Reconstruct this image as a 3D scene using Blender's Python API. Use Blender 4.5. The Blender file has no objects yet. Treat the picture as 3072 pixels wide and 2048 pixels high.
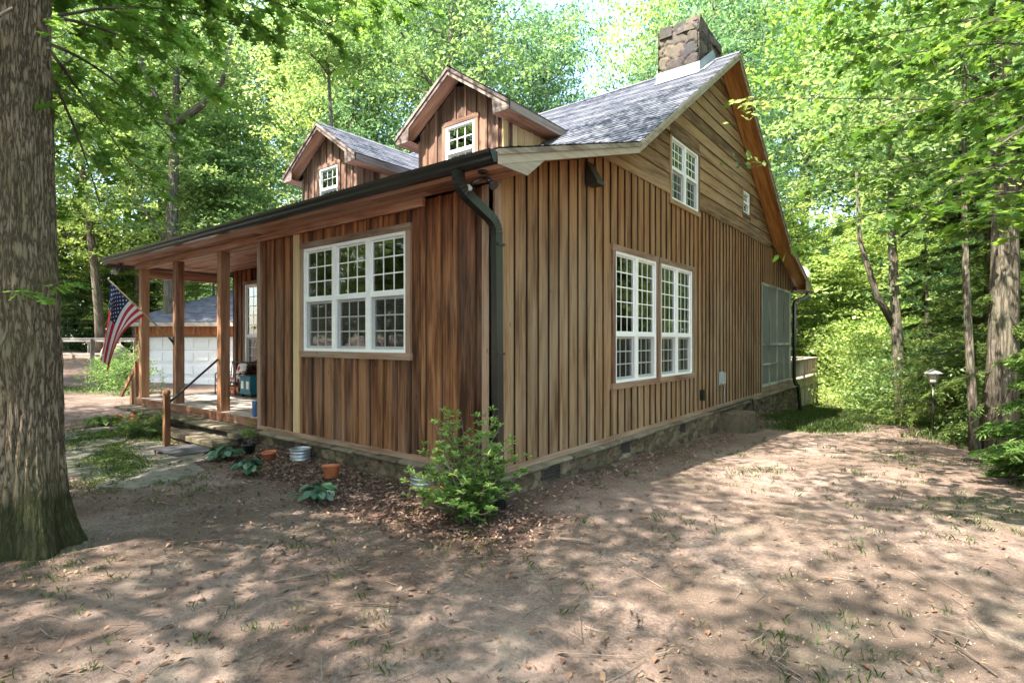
import bpy, math, random
import numpy as np
from mathutils import Vector, noise as mnoise
rad = math.radians
COL = bpy.context.scene.collection
rng = np.random.default_rng(7)
random.seed(7)

# ---------------------------------------------------------------- camera frame (measured)
CAM = (3.598, -4.313, 1.35)
YAW = rad(38.016)
VX, VY = -math.sin(YAW), math.cos(YAW)
RX, RY = math.cos(YAW), math.sin(YAW)

# ================================================================ materials
def srgb(r, g, b):
    f = lambda c: (c/255/12.92) if c/255 <= .04045 else ((c/255+.055)/1.055)**2.4
    return (f(r), f(g), f(b), 1)

class NT:
    def __init__(s, name):
        s.m = bpy.data.materials.new(name); s.m.use_nodes = True
        s.t = s.m.node_tree; s.t.nodes.clear()
        s.out = s.t.nodes.new('ShaderNodeOutputMaterial')
    def n(s, typ, **kw):
        nd = s.t.nodes.new('ShaderNode'+typ)
        for k, v in kw.items():
            if k.startswith('i_'):
                key = k[2:]
                nd.inputs[int(key) if key.isdigit() else key.replace('_', ' ')].default_value = v
            else: setattr(nd, k, v)
        return nd
    def l(s, a, ao, b, bi): s.t.links.new(a.outputs[ao], b.inputs[bi])
    def uv(s, sc=(1, 1, 1), kind='UV'):
        tc = s.n('TexCoord'); mp = s.n('Mapping'); mp.inputs['Scale'].default_value = sc
        s.l(tc, kind, mp, 'Vector'); return mp
    def noise(s, mp, scale=5, detail=4, rough=.55, dist=0):
        nd = s.n('TexNoise'); nd.inputs['Scale'].default_value = scale; nd.inputs['Detail'].default_value = detail
        nd.inputs['Roughness'].default_value = rough; nd.inputs['Distortion'].default_value = dist
        if mp: s.l(mp, 'Vector', nd, 'Vector')
        return nd
    def ramp(s, src, so, stops, interp='LINEAR'):
        r = s.n('ValToRGB'); cr = r.color_ramp; cr.interpolation = interp
        while len(cr.elements) < len(stops): cr.elements.new(.5)
        for e, (p, c) in zip(cr.elements, stops):
            e.position = p; e.color = c if len(c) == 4 else (*c, 1)
        s.l(src, so, r, 'Fac'); return r
    def mix(s, a, b, fac, mode='MIX'):
        m = s.n('Mix', data_type='RGBA', blend_type=mode)
        for v, i in ((fac, 0), (a, 6), (b, 7)):
            if isinstance(v, tuple) and len(v) == 2 and hasattr(v[0], 'outputs'): s.t.links.new(v[0].outputs[v[1]], m.inputs[i])
            else: m.inputs[i].default_value = v
        return m
    def math(s, op, a, b=0.):
        m = s.n('Math', operation=op)
        for i, v in ((0, a), (1, b)):
            if isinstance(v, tuple): s.t.links.new(v[0].outputs[v[1]], m.inputs[i])
            else: m.inputs[i].default_value = v
        return m
    def attr(s, name): return s.n('Attribute', attribute_name=name)
    def pbr(s, col, rough=.8, bump=None, bstr=.3, bdist=.01, spec=.3, metal=0):
        p = s.n('BsdfPrincipled')
        if isinstance(col, tuple) and hasattr(col[0], 'outputs'): s.t.links.new(col[0].outputs[col[1]], p.inputs['Base Color'])
        else: p.inputs['Base Color'].default_value = col
        if isinstance(rough, tuple): s.t.links.new(rough[0].outputs[rough[1]], p.inputs['Roughness'])
        else: p.inputs['Roughness'].default_value = rough
        p.inputs['Specular IOR Level'].default_value = spec; p.inputs['Metallic'].default_value = metal
        if bump:
            b = s.n('Bump'); b.inputs['Strength'].default_value = bstr; b.inputs['Distance'].default_value = bdist
            s.t.links.new(bump[0].outputs[bump[1]], b.inputs['Height']); s.l(b, 'Normal', p, 'Normal')
        s.l(p, 0, s.out, 'Surface'); return p

def wood(name, dark, mid, light, grey=None, greyamt=.5, rough=.75, top=None, su=38, streak=1.0, rv=.46):
    """grain runs along UV v; rnd = per-board random; weathered grey drifts over the wall; sheltered (redder) wood high up"""
    t = NT(name); mp = t.uv((su, 1.3, 1)); mp2 = t.uv((9, 1.1, 1))
    n1 = t.noise(mp, 1, 6, .65, .6); n2 = t.noise(mp2, 1, 3, .6)
    r = t.attr('rnd')
    f = t.math('ADD', (n1, 'Fac'), (t.math('MULTIPLY', (t.math('SUBTRACT', (n2, 'Fac'), .5), 0), 1.0*streak), 0))
    f2 = t.math('ADD', (f, 0), (t.math('MULTIPLY', (t.math('SUBTRACT', (r, 'Fac'), .5), 0), rv), 0))
    c = t.ramp(f2, 0, [(.22, dark), (.48, mid), (.74, light)])
    colr = (c, 'Color')
    if grey:
        wp = t.uv((.55, .55, .22), 'Object'); g = t.noise(wp, 1.6, 5, .6)
        gm = t.math('ADD', (g, 'Fac'), (t.math('MULTIPLY', (n2, 'Fac'), .55), 0))
        gr = t.ramp(gm, 0, [(.66, (0, 0, 0)), (.98, (greyamt,)*3)])
        colr = (t.mix(colr, grey, (gr, 'Color')), 2)
    if top:
        geo = t.n('TexCoord'); sx = t.n('SeparateXYZ'); t.l(geo, 'Object', sx, 0)
        z = t.math('ADD', (sx, 'Z'), (t.math('MULTIPLY', (n2, 'Fac'), 1.3), 0))
        tr = t.ramp(t.math('DIVIDE', (z, 0), 5.), 0, [(.50, (0, 0, 0)), (.80, (.75,)*3)])
        colr = (t.mix(colr, (t.mix(colr, top, .85, 'MULTIPLY'), 2), (tr, 'Color')), 2)
    np_ = t.uv((7.3, 2.6, 1)); nv = t.n('TexVoronoi'); nv.inputs['Scale'].default_value = 1.; t.l(np_, 'Vector', nv, 'Vector')
    nr = t.ramp(nv, 'Distance', [(.028, (.25,)*3), (.05, (1,)*3)]); colr = (t.mix(colr, (nr, 'Color'), .7, 'MULTIPLY'), 2)
    kp = t.uv((3.1, .9, 1)); k = t.n('TexVoronoi'); k.inputs['Scale'].default_value = 2.2; t.l(kp, 'Vector', k, 'Vector')
    kr = t.ramp(k, 'Distance', [(.03, (.22,)*3), (.075, (1,)*3)])
    colr = (t.mix(colr, (kr, 'Color'), .8, 'MULTIPLY'), 2)
    t.pbr(colr, rough, (n1, 'Fac'), .35, .004)
    return t.m

def plain(name, col, rough=.6, metal=0, var=.15, scale=14, spec=.4, bstr=.15):
    t = NT(name); mp = t.uv((1, 1, 1), 'Object'); n = t.noise(mp, scale, 4)
    r = t.ramp(n, 'Fac', [(.3, tuple(c*(1-var) for c in col[:3])), (.7, tuple(min(1, c*(1+var)) for c in col[:3]))])
    t.pbr((r, 'Color'), rough, (n, 'Fac'), bstr, .004, spec, metal); return t.m

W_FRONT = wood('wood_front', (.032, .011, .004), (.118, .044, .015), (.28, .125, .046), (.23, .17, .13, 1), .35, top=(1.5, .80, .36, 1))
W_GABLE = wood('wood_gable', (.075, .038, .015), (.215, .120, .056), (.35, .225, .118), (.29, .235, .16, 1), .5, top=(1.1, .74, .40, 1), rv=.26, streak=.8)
W_SHADELINE = wood('wood_batten_shade', (.022, .011, .005), (.05, .026, .012), (.09, .05, .024))  # dark tone that paints the shadow lines along the battens
W_LAP = wood('wood_lap', (.09, .044, .018), (.235, .126, .058), (.35, .215, .11), (.27, .21, .15, 1), .2, su=30)
W_TRIM = wood('wood_trim', (.10, .05, .03), (.22, .125, .075), (.33, .21, .14), (.29, .25, .2, 1), .5)
W_RAKE = wood('wood_rake', (.13, .09, .06), (.30, .23, .16), (.42, .35, .26), (.33, .33, .28, 1), .6)
W_SOFF = wood('wood_soffit', (.19, .075, .045), (.45, .225, .14), (.62, .37, .26), (.36, .24, .19, 1), .4, rough=.6)
W_RSOF = wood('wood_rake_soffit', (.17, .06, .015), (.38, .155, .045), (.52, .25, .09), rough=.55)
W_CREAM = wood('wood_new_cream', (.42, .29, .15), (.56, .42, .24), (.66, .52, .33), streak=.4)
W_POST = wood('wood_post', (.13, .052, .025), (.30, .135, .065), (.42, .215, .115), (.33, .26, .2, 1), .3)
W_DECK = wood('wood_deck', (.22, .17, .15), (.38, .32, .29), (.52, .46, .43), (.5, .48, .46, 1), .5)
W_GREY = wood('wood_greyed', (.14, .12, .10), (.30, .27, .23), (.45, .42, .37))
W_GAR = wood('wood_garage', (.24, .09, .04), (.45, .19, .09), (.6, .3, .16))
W_DORM = wood('wood_dormer', (.05, .024, .016), (.13, .068, .045), (.24, .14, .095), (.2, .15, .13, 1), .3)
W_DFAS = wood('wood_dormer_fascia', (.07, .05, .045), (.17, .13, .118), (.28, .225, .20))
WHITE = plain('white_vinyl', (.80, .80, .78), .45, var=.04)
BLACKM = plain('dark_bronze_metal', (.012, .011, .010), .28, var=.2, spec=.6)
GREENM = plain('dark_green_metal', (.010, .016, .012), .25, var=.2, spec=.6)
IRON = plain('black_iron', (.02, .02, .02), .45)
TERRA = plain('terracotta', (.42, .135, .055), .75, var=.25, scale=9)
GALV = plain('galvanised_steel', (.42, .45, .46), .38, .6, var=.2, scale=6)
BLACKP = plain('black_plastic', (.015, .015, .016), .5)
TEAL = plain('teal_paint', (.015, .13, .17), .5)
CLOTHW = plain('white_cloth', (.72, .68, .66), .9)
RED = plain('red_cloth', (.48, .03, .04), .8)
BLUE = plain('blue_enamel', (.06, .14, .30), .35)
NAVY = plain('navy_cloth', (.02, .03, .10), .85)
FWHITE = plain('flag_white', (.78, .76, .76), .85, var=.03)
FRED = plain('flag_red', (.52, .035, .045), .85, var=.05)
FLASH = plain('flashing_metal', (.22, .25, .27), .6, 0, var=.08)
SLAB = plain('slab_stone', (.27, .235, .20), .9, var=.45, scale=5, bstr=.6)
INNER = plain('inner_wall', (.16, .07, .05), .9)
MATB = plain('door_mat', (.045, .045, .05), .95, scale=60)
GREYP = plain('grey_box', (.30, .33, .30), .6)
GLASSL = plain('lamp_glass', (.42, .42, .38), .25)
LANTC = plain('lantern_metal', (.22, .22, .21), .6)
VENTM = plain('vent_louvre', (.06, .052, .045), .7)

def glass(name, refl=.12, tint=(.80, .84, .82, 1)):
    t = NT(name); tr = t.n('BsdfTransparent'); tr.inputs[0].default_value = tint
    gl = t.n('BsdfGlossy'); gl.inputs['Roughness'].default_value = .015
    tc = t.uv((1, 1, 1), 'Object'); nz = t.noise(tc, 2.2, 2); b = t.n('Bump'); b.inputs['Strength'].default_value = .06; b.inputs['Distance'].default_value = .05
    t.l(nz, 'Fac', b, 'Height'); t.l(b, 'Normal', gl, 'Normal')
    fr = t.n('Fresnel'); fr.inputs[0].default_value = 1.55
    ad = t.math('ADD', (fr, 0), refl); mx = t.n('MixShader')
    t.l(ad, 0, mx, 0); t.l(tr, 0, mx, 1); t.l(gl, 0, mx, 2); t.l(mx, 0, t.out, 'Surface'); return t.m
GLASS = glass('window_glass')
def screen(name, op, col):
    t = NT(name); tr = t.n('BsdfTransparent'); d = t.n('BsdfPrincipled'); d.inputs['Base Color'].default_value = col; d.inputs['Roughness'].default_value = .5
    mx = t.n('MixShader'); mx.inputs[0].default_value = op; t.l(tr, 0, mx, 1); t.l(d, 0, mx, 2); t.l(mx, 0, t.out, 'Surface'); return t.m
SCREEN = screen('insect_screen', .55, (.22, .25, .25, 1))
SCREEN2 = screen('window_screen', .35, (.03, .03, .03, 1))

def shingle_mat():
    t = NT('asphalt_shingles'); tc = t.n('TexCoord'); sp = t.n('SeparateXYZ'); t.l(tc, 'UV', sp, 0); r = t.attr('rnd')
    u = t.math('ADD', (t.math('DIVIDE', (sp, 'X'), .17), 0), (t.math('MULTIPLY', (r, 'Fac'), 37.3), 0))
    fl = t.math('FLOOR', (u, 0)); cv = t.n('CombineXYZ'); t.l(fl, 0, cv, 0); t.l(r, 'Fac', cv, 1)
    wn = t.n('TexWhiteNoise'); t.l(cv, 0, wn, 'Vector')
    gp = t.uv((1, 1, 1), 'Object'); gn = t.noise(gp, 160, 2); big = t.noise(gp, 1.1, 3)
    s = t.math('ADD', (wn, 'Value'), (t.math('MULTIPLY', (gn, 'Fac'), .5), 0))
    s2 = t.math('ADD', (s, 0), (t.math('MULTIPLY', (big, 'Fac'), .4), 0))
    c = t.ramp(s2, 0, [(.3, (.055, .060, .080)), (.9, (.082, .088, .110)), (1.0, (.11, .115, .135))])
    dm = t.n('MapRange'); 
    t.pbr((c, 'Color'), .85, (s, 0), .35, .006, .35); return t.m
SHING = shingle_mat()

def stone_mat(name, stops, moss=.3):
    t = NT(name); r = t.attr('rnd'); gp = t.uv((1, 1, 1), 'Object'); n = t.noise(gp, 9, 6, .65); n2 = t.noise(gp, 1.7, 4, .6)
    c = t.ramp(r, 'Fac', stops)
    d = t.ramp(n, 'Fac', [(.25, (.5,)*3), (.7, (1.25,)*3)])
    c2 = t.mix((c, 'Color'), (d, 'Color'), 1., 'MULTIPLY')
    mr = t.ramp(n2, 'Fac', [(.48, (0,)*3), (.68, (moss,)*3)])
    c3 = t.mix((c2, 2), (.07, .09, .03, 1), (mr, 'Color'))
    j = t.attr('joint'); jr = t.ramp(j, 'Fac', [(.0, (.22,)*3), (.45, (1,)*3)])
    c4 = t.mix((c3, 2), (jr, 'Color'), 1., 'MULTIPLY')
    t.pbr((c4, 2), .92, (n, 'Fac'), .5, .012, .2); return t.m
STONE = stone_mat('field_stone', [(0, (.07, .052, .034)), (.3, (.17, .125, .078)), (.6, (.10, .08, .055)), (.85, (.22, .17, .11)), (1, (.085, .065, .042))], .2)
STONE2 = stone_mat('chimney_stone', [(0, (.055, .047, .045)), (.3, (.13, .10, .09)), (.55, (.055, .052, .056)), (.8, (.155, .12, .095)), (1, (.085, .072, .07))], .3)

def leafmat(name, dark, mid, light, transl=.45, gloss=.02):
    t = NT(name); r = t.attr('rnd'); oi = t.n('ObjectInfo')
    gp = t.n('NewGeometry'); 
    f = t.math('ADD', (r, 'Fac'), (t.math('MULTIPLY', (t.math('SUBTRACT', (oi, 'Random'), .5), 0), .35), 0))
    c = t.ramp(f, 0, [(.05, dark), (.5, mid), (.98, light)])
    df = t.n('BsdfDiffuse'); tl = t.n('BsdfTranslucent'); gl = t.n('BsdfGlossy'); gl.inputs['Roughness'].default_value = .42
    gl.inputs['Color'].default_value = (.9, .95, .9, 1)
    hs = t.n('HueSaturation'); hs.inputs['Hue'].default_value = .485; hs.inputs['Value'].default_value = 1.35; hs.inputs['Saturation'].default_value = 1.05
    t.l(c, 'Color', df, 'Color'); t.l(c, 'Color', hs, 'Color'); t.l(hs, 'Color', tl, 'Color')
    m1 = t.n('MixShader'); m1.inputs[0].default_value = transl; t.l(df, 0, m1, 1); t.l(tl, 0, m1, 2)
    m2 = t.n('MixShader'); m2.inputs[0].default_value = gloss; t.l(m1, 0, m2, 1); t.l(gl, 0, m2, 2); t.l(m2, 0, t.out, 'Surface'); return t.m
L_OAK = leafmat('oak_leaf', (.08, .17, .03), (.15, .29, .05), (.27, .42, .08), .58)
L_WOOD = leafmat('woodland_leaf', (.085, .165, .055), (.17, .28, .085), (.33, .42, .15), .52)
L_YEL = leafmat('sunny_leaf', (.12, .21, .05), (.26, .37, .09), (.46, .53, .19), .52)
L_DARK = leafmat('dark_leaf', (.05, .115, .05), (.10, .20, .08), (.21, .33, .13), .5)
L_CEDAR = leafmat('cedar_frond', (.055, .10, .03), (.11, .17, .045), (.22, .29, .07), .4)
L_SHRUB = leafmat('shrub_leaf', (.06, .14, .035), (.12, .23, .05), (.27, .38, .11), .42)
L_HOSTA = leafmat('hosta_leaf', (.02, .07, .04), (.04, .11, .055), (.08, .16, .07), .3, .08)
L_GRASS = leafmat('grass_blade', (.05, .10, .025), (.10, .17, .04), (.20, .25, .08), .4)
L_PURP = leafmat('purple_leaf', (.03, .01, .014), (.07, .02, .025), (.14, .05, .05), .2)
L_DEAD = plain('dead_leaf', (.19, .10, .06), .9, var=.4, scale=9)
def litter_mat(name, stops):
    t = NT(name); r = t.attr('rnd'); c = t.ramp(r, 'Fac', stops); t.pbr((c, 'Color'), .9); return t.m
LITTER = litter_mat('leaf_litter', [(0, (.05, .034, .026)), (.4, (.13, .08, .055)), (.75, (.22, .135, .085)), (1, (.33, .205, .12))])
MULCHM = litter_mat('mulch_chip', [(0, (.045, .025, .02)), (.4, (.13, .075, .055)), (.75, (.24, .15, .11)), (1, (.36, .26, .20))])
TWIG = litter_mat('twig_bark', [(0, (.07, .05, .038)), (1, (.27, .21, .165))])
GRAVM = litter_mat('gravel_grain', [(0, (.20, .16, .13)), (1, (.44, .39, .34))])

def bark(name, dark, light, moss, su=26, sv=3.2, foot=False):
    t = NT(name); mp = t.uv((su*.62, sv*.42, 1)); v = t.noise(mp, 1, 5, .6, .25); n = t.noise(t.uv((su*1.6, sv*2.2, 1)), 1, 6, .7); big = t.noise(t.uv((1, 1, 1), 'Object'), 1.6, 4)
    ab = t.math('MULTIPLY', (t.math('ABSOLUTE', (t.math('SUBTRACT', (v, 'Fac'), .5), 0)), 0), 7.)
    vr = t.ramp(ab, 0, [(.0, (.08,)*3), (.5, (.75,)*3), (1., (1,)*3)])
    f = t.math('MULTIPLY', (vr, 'Color'), (t.math('ADD', (n, 'Fac'), .35), 0))
    c = t.ramp(f, 0, [(.05, dark), (.8, light)])
    m = t.ramp(big, 'Fac', [(.44, (0,)*3), (.66, (.6,)*3)])
    c2 = t.mix((c, 'Color'), (*moss, 1), (m, 'Color'))
    if foot:   # moss collar round the foot of the trunk
        sx = t.n('SeparateXYZ'); t.l(t.n('TexCoord'), 'Object', sx, 0); q = t.math('ADD', (sx, 'Z'), (t.math('MULTIPLY', (big, 'Fac'), -.75), 0))
        fr = t.ramp(q, 0, [(.0, (.85,)*3), (.22, (0,)*3)]); fr.color_ramp.elements[0].position = 0
        c2 = t.mix((c2, 2), (.035, .042, .014, 1), (fr, 'Color'))
    t.pbr((c2, 2), .95, (f, 0), .9, .02, .15); return t.m
BARK = bark('oak_bark', (.05, .036, .024), (.29, .225, .155), (.10, .095, .04), 58, 12, True)
BARK2 = bark('grey_bark', (.05, .04, .03), (.20, .165, .13), (.09, .10, .06), 22, 4)

# ================================================================ mesh building
def newobj(name, me, parent=None, loc=None):
    o = bpy.data.objects.new(name, me); COL.objects.link(o)
    if parent: o.parent = parent
    elif loc is not None: o.location = loc
    return o
ROOTLOC = {}
def tag(o, label=None, cat=None, group=None, kind=None):
    if label: o['label'] = label
    if cat: o['category'] = cat
    if group: o['group'] = group
    if kind: o['kind'] = kind
    return o
def thing(name, label, cat, loc=(0, 0, 0), group=None):
    o = newobj(name, None, None, loc); ROOTLOC[o.name] = Vector(loc); return tag(o, label, cat, group)

def npmesh(name, V, F, mats, fm=None, rnd=None, smooth=False, UV=None, extra=None):
    """V (n,3); F (m,k) array of one k"""
    me = bpy.data.meshes.new(name); V = np.asarray(V, np.float32); F = np.asarray(F, np.int32); m, k = F.shape
    me.vertices.add(len(V)); me.vertices.foreach_set('co', V.ravel())
    me.loops.add(m*k); me.loops.foreach_set('vertex_index', F.ravel())
    me.polygons.add(m); me.polygons.foreach_set('loop_start', np.arange(0, m*k, k, dtype=np.int32)); me.polygons.foreach_set('loop_total', np.full(m, k, np.int32))
    for mt in mats: me.materials.append(mt)
    if fm is not None: me.polygons.foreach_set('material_index', np.asarray(fm, np.int32))
    if smooth: me.polygons.foreach_set('use_smooth', np.ones(m, bool))
    if rnd is not None:
        a = me.attributes.new('rnd', 'FLOAT', 'FACE'); a.data.foreach_set('value', np.asarray(rnd, np.float32))
    if extra:
        for nm, arr in extra.items():
            a = me.attributes.new(nm, 'FLOAT', 'POINT'); a.data.foreach_set('value', np.asarray(arr, np.float32))
    if UV is not None:
        u = me.uv_layers.new(name='UVMap'); u.data.foreach_set('uv', np.asarray(UV, np.float32)[F.ravel()].ravel())
    me.update(); me.validate(); return me

class MB:
    def __init__(s): s.v = []; s.f = []; s.uv = []; s.m = []; s.r = []; s.sm = []
    def face(s, pts, uvs=None, mi=0, rnd=.5, smooth=False):
        i = len(s.v); s.v += [tuple(p) for p in pts]; s.f.append(list(range(i, i+len(pts))))
        s.uv += list(uvs) if uvs else [(0, 0)]*len(pts); s.m.append(mi); s.r.append(rnd); s.sm.append(smooth)
    def hexa(s, c, axis=2, mi=0, rnd=None, off=None):
        """c: 8 corners, index = ix+2*iy+4*iz ; axis = grain"""
        rnd = random.random() if rnd is None else rnd; ou, ov = off if off else (random.uniform(0, 60), random.uniform(0, 60))
        for q in ((0, 2, 3, 1), (4, 5, 7, 6), (0, 1, 5, 4), (2, 6, 7, 3), (0, 4, 6, 2), (1, 3, 7, 5)):
            P = [c[k] for k in q]
            o = [k for k in range(3) if k != axis]
            s.face(P, [(p[o[0]]+p[o[1]]+ou, p[axis]+ov) for p in P], mi, rnd)
    def box(s, x0, x1, y0, y1, z0, z1, axis=2, mi=0, rnd=None, off=None):
        x0, x1 = min(x0, x1), max(x0, x1); y0, y1 = min(y0, y1), max(y0, y1); z0, z1 = min(z0, z1), max(z0, z1)
        s.hexa([(x, y, z) for z in (z0, z1) for y in (y0, y1) for x in (x0, x1)], axis, mi, rnd, off)
    def bar(s, p0, p1, w, h, up=(0, 0, 1), mi=0, rnd=None):
        p0, p1 = Vector(p0), Vector(p1); d = (p1-p0).normalized(); up = Vector(up); sd = d.cross(up).normalized(); up = sd.cross(d).normalized()
        rnd = random.random() if rnd is None else rnd; ou, ov = random.uniform(0, 60), random.uniform(0, 60); L = (p1-p0).length
        A = [p0+sd*a*w/2+up*b*h/2 for a, b in ((-1, -1), (1, -1), (1, 1), (-1, 1))]; B = [a+(p1-p0) for a in A]
        us = [0, w, w+h, 2*w+h, 2*w+2*h]
        for k in range(4):
            j = (k+1) % 4
            s.face((A[k], A[j], B[j], B[k]), [(us[k]+ou, ov), (us[k+1]+ou, ov), (us[k+1]+ou, ov+L), (us[k]+ou, ov+L)], mi, rnd)
        for q in (A[::-1], B): s.face(q, [(ou, ov), (ou+w, ov), (ou+w, ov+.02), (ou, ov+.02)], mi, rnd)
    def tube(s, pts, r, n=10, mi=0, cap=True, rnd=None, square=None, smooth=True, uvs=1.0):
        """r: radius or list; square=(w,h) rectangular section"""
        pts = [Vector(p) for p in pts]; rs = r if hasattr(r, '__len__') else [r]*len(pts); rnd = random.random() if rnd is None else rnd
        rings = []; prev = None; L = 0; Ls = []
        for i, p in enumerate(pts):
            d = (pts[min(i+1, len(pts)-1)]-pts[max(i-1, 0)]).normalized()
            if prev is None: a = d.cross(Vector((0, 0, 1)) if abs(d.z) < .9 else Vector((0, 1, 0))).normalized()
            else: a = (prev-d*prev.dot(d)).normalized()
            prev = a; b = d.cross(a)
            if i: L += (p-pts[i-1]).length
            Ls.append(L)
            if square: w, h = square; rings.append([p+(a*x*w/2+b*y*h/2)*rs[i] for x, y in ((-1, -1), (1, -1), (1, 1), (-1, 1))])
            else: rings.append([p+(a*math.cos(2*math.pi*k/n)+b*math.sin(2*math.pi*k/n))*rs[i] for k in range(n)])
        m = len(rings[0]); base = len(s.v)
        for i in range(len(rings)-1):
            for k in range(m):
                j = (k+1) % m; c = 2*math.pi*max(rs[i], .01)*uvs if not square else .3
                s.face((rings[i][k], rings[i][j], rings[i+1][j], rings[i+1][k]), [(k/m*c, Ls[i]), ((k+1)/m*c, Ls[i]), ((k+1)/m*c, Ls[i+1]), (k/m*c, Ls[i+1])], mi, rnd, smooth and not square)
        if cap: s.face(rings[0][::-1], None, mi, rnd); s.face(rings[-1], None, mi, rnd)
    def lathe(s, prof, c=(0, 0, 0), n=24, mi=0, rot=None, rnd=None):
        rnd = random.random() if rnd is None else rnd; c = Vector(c)
        P = lambda r, z, k: (rot @ Vector((r*math.cos(2*math.pi*k/n), r*math.sin(2*math.pi*k/n), z)) if rot else Vector((r*math.cos(2*math.pi*k/n), r*math.sin(2*math.pi*k/n), z)))+c
        for i in range(len(prof)-1):
            (r0, z0), (r1, z1) = prof[i], prof[i+1]
            for k in range(n): s.face((P(r0, z0, k), P(r0, z0, k+1), P(r1, z1, k+1), P(r1, z1, k)), [(k/n, z0), ((k+1)/n, z0), ((k+1)/n, z1), (k/n, z1)], mi, rnd, True)
    def prism(s, poly, a0, a1, plane='yz', mi=0, rnd=.5):
        """poly in plane coords, extruded along the remaining axis from a0 to a1"""
        f = {'yz': lambda p, a: (a, p[0], p[1]), 'xz': lambda p, a: (p[0], a, p[1]), 'xy': lambda p, a: (p[0], p[1], a)}[plane]
        A = [f(p, a0) for p in poly]; B = [f(p, a1) for p in poly]; ou = random.uniform(0, 60)
        s.face(A, [(p[1]+ou, p[0]) for p in poly], mi, rnd); s.face(B[::-1], [(p[1]+ou, p[0]) for p in poly[::-1]], mi, rnd)
        for i in range(len(poly)):
            j = (i+1) % len(poly); L = math.dist(poly[i], poly[j]); s.face((A[j], A[i], B[i], B[j]), [(ou+L, 0), (ou, 0), (ou, a1-a0), (ou+L, a1-a0)], mi, rnd)
    def build(s, name, mats, parent=None, loc=(0, 0, 0), merge=False):
        if not isinstance(mats, (list, tuple)): mats = [mats]
        r = parent
        while r and r.parent: r = r.parent
        o = ROOTLOC.get(r.name, Vector((0, 0, 0))) if r else Vector(loc)
        me = bpy.data.meshes.new(name); me.from_pydata([(p[0]-o.x, p[1]-o.y, p[2]-o.z) for p in s.v], [], s.f)
        for m in mats: me.materials.append(m)
        me.polygons.foreach_set('material_index', np.array(s.m, np.int32)); me.polygons.foreach_set('use_smooth', np.array(s.sm, bool))
        a = me.attributes.new('rnd', 'FLOAT', 'FACE'); a.data.foreach_set('value', np.array(s.r, np.float32))
        if any('stone' in m.name for m in mats): j_ = me.attributes.new('joint', 'FLOAT', 'POINT'); j_.data.foreach_set('value', np.ones(len(me.vertices), np.float32))
        u = me.uv_layers.new(name='UVMap'); u.data.foreach_set('uv', np.array(s.uv, np.float32).ravel())
        if merge or any(s.sm):
            import bmesh
            bm = bmesh.new(); bm.from_mesh(me); bmesh.ops.remove_doubles(bm, verts=bm.verts, dist=.0004); bm.to_mesh(me); bm.free()
        me.update()
        ob = newobj(name, me, parent, o if not parent else None)
        if not parent: ROOTLOC[ob.name] = Vector(loc)
        return ob

# ================================================================ terrain height
def gz(x, y):
    x = np.asarray(x, float); y = np.asarray(y, float)
    z = -.30 + .07*np.exp(-((x+5)**2/14+(y+.4)**2/5)) - .032*np.clip(y-1.2, 0, 60) - .055*np.clip(y-11, 0, 50)*np.clip((x+4)/6, 0, 1)
    z += .035*np.clip(-20-x, 0, 30) + .012*np.clip(y-1, 0, 30)*np.clip((-x-10)/8, 0, 1)
    z += .10*np.clip(x-5.5, 0, 4)*np.clip((y-2)/4, 0, 1)
    z += .018*np.sin(x*1.3+y*.7)+.014*np.sin(y*1.9-x*.8+2)
    return z
def G(x, y): return float(gz(x, y))
def frompix(px, py):
    """ground point seen at photo position (2352 px wide frame), used once for siting"""
    z = -.35
    for _ in range(12):
        s = (1.35-z)*1260/max(py-781, 4); lat = (px-1176)/1260*s; x = CAM[0]+s*VX+lat*RX; y = CAM[1]+s*VY+lat*RY; z = G(x, y)
    return x, y, z
# ================================================================ THE CABIN
cabin = thing('log_cabin', 'brown board and batten wooden cabin with grey shingle roof, two dormers and stone chimney', 'cabin', (0, 0, 0))
cabin.name = 'wooden_cabin'; ROOTLOC['wooden_cabin'] = Vector((0, 0, 0))
PROF = [(-.46, 3.10), (2.51, 4.00), (7.15, 7.11), (11.79, 4.00), (14.97, 3.00)]
def roofz(y):
    for (a, za), (b, zb) in zip(PROF, PROF[1:]):
        if a <= y <= b: return za+(zb-za)*(y-a)/(b-a)
    return PROF[0][1] if y < PROF[0][0] else PROF[-1][1]

BLINDM = plain('blind_slat', (.36, .34, .31), .6)
class Pl:
    """wall frame: a runs along the wall, o outwards, z up"""
    def __init__(s, kind, off=0.): s.k = kind; s.off = off
    def P(s, a, o, z):
        return {'f': (a, s.off-o, z), 's': (s.off+o, a, z), 'l': (s.off-o, a, z)}[s.k]
    def box(s, mb, a0, a1, o0, o1, z0, z1, axis='z', **kw):
        p, q = s.P(a0, o0, z0), s.P(a1, o1, z1); ax = 2 if axis == 'z' else (0 if s.k == 'f' else 1)
        mb.box(p[0], q[0], p[1], q[1], p[2], q[2], ax, **kw)
    def slant(s, mb, a0, a1, o0, o1, z0, za, zb, **kw):
        c = []
        for iz in (0, 1):
            for (i, j) in ((0, 0), (1, 0), (0, 1), (1, 1)):
                if s.k == 'f': a, o = (a0, a1)[i], (o1, o0)[j]
                else: a, o = (a0, a1)[j], (o0, o1)[i]
                c.append(s.P(a, o, z0 if iz == 0 else (za if a == a0 else zb)))
        mb.hexa(c, 2, **kw)

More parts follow.
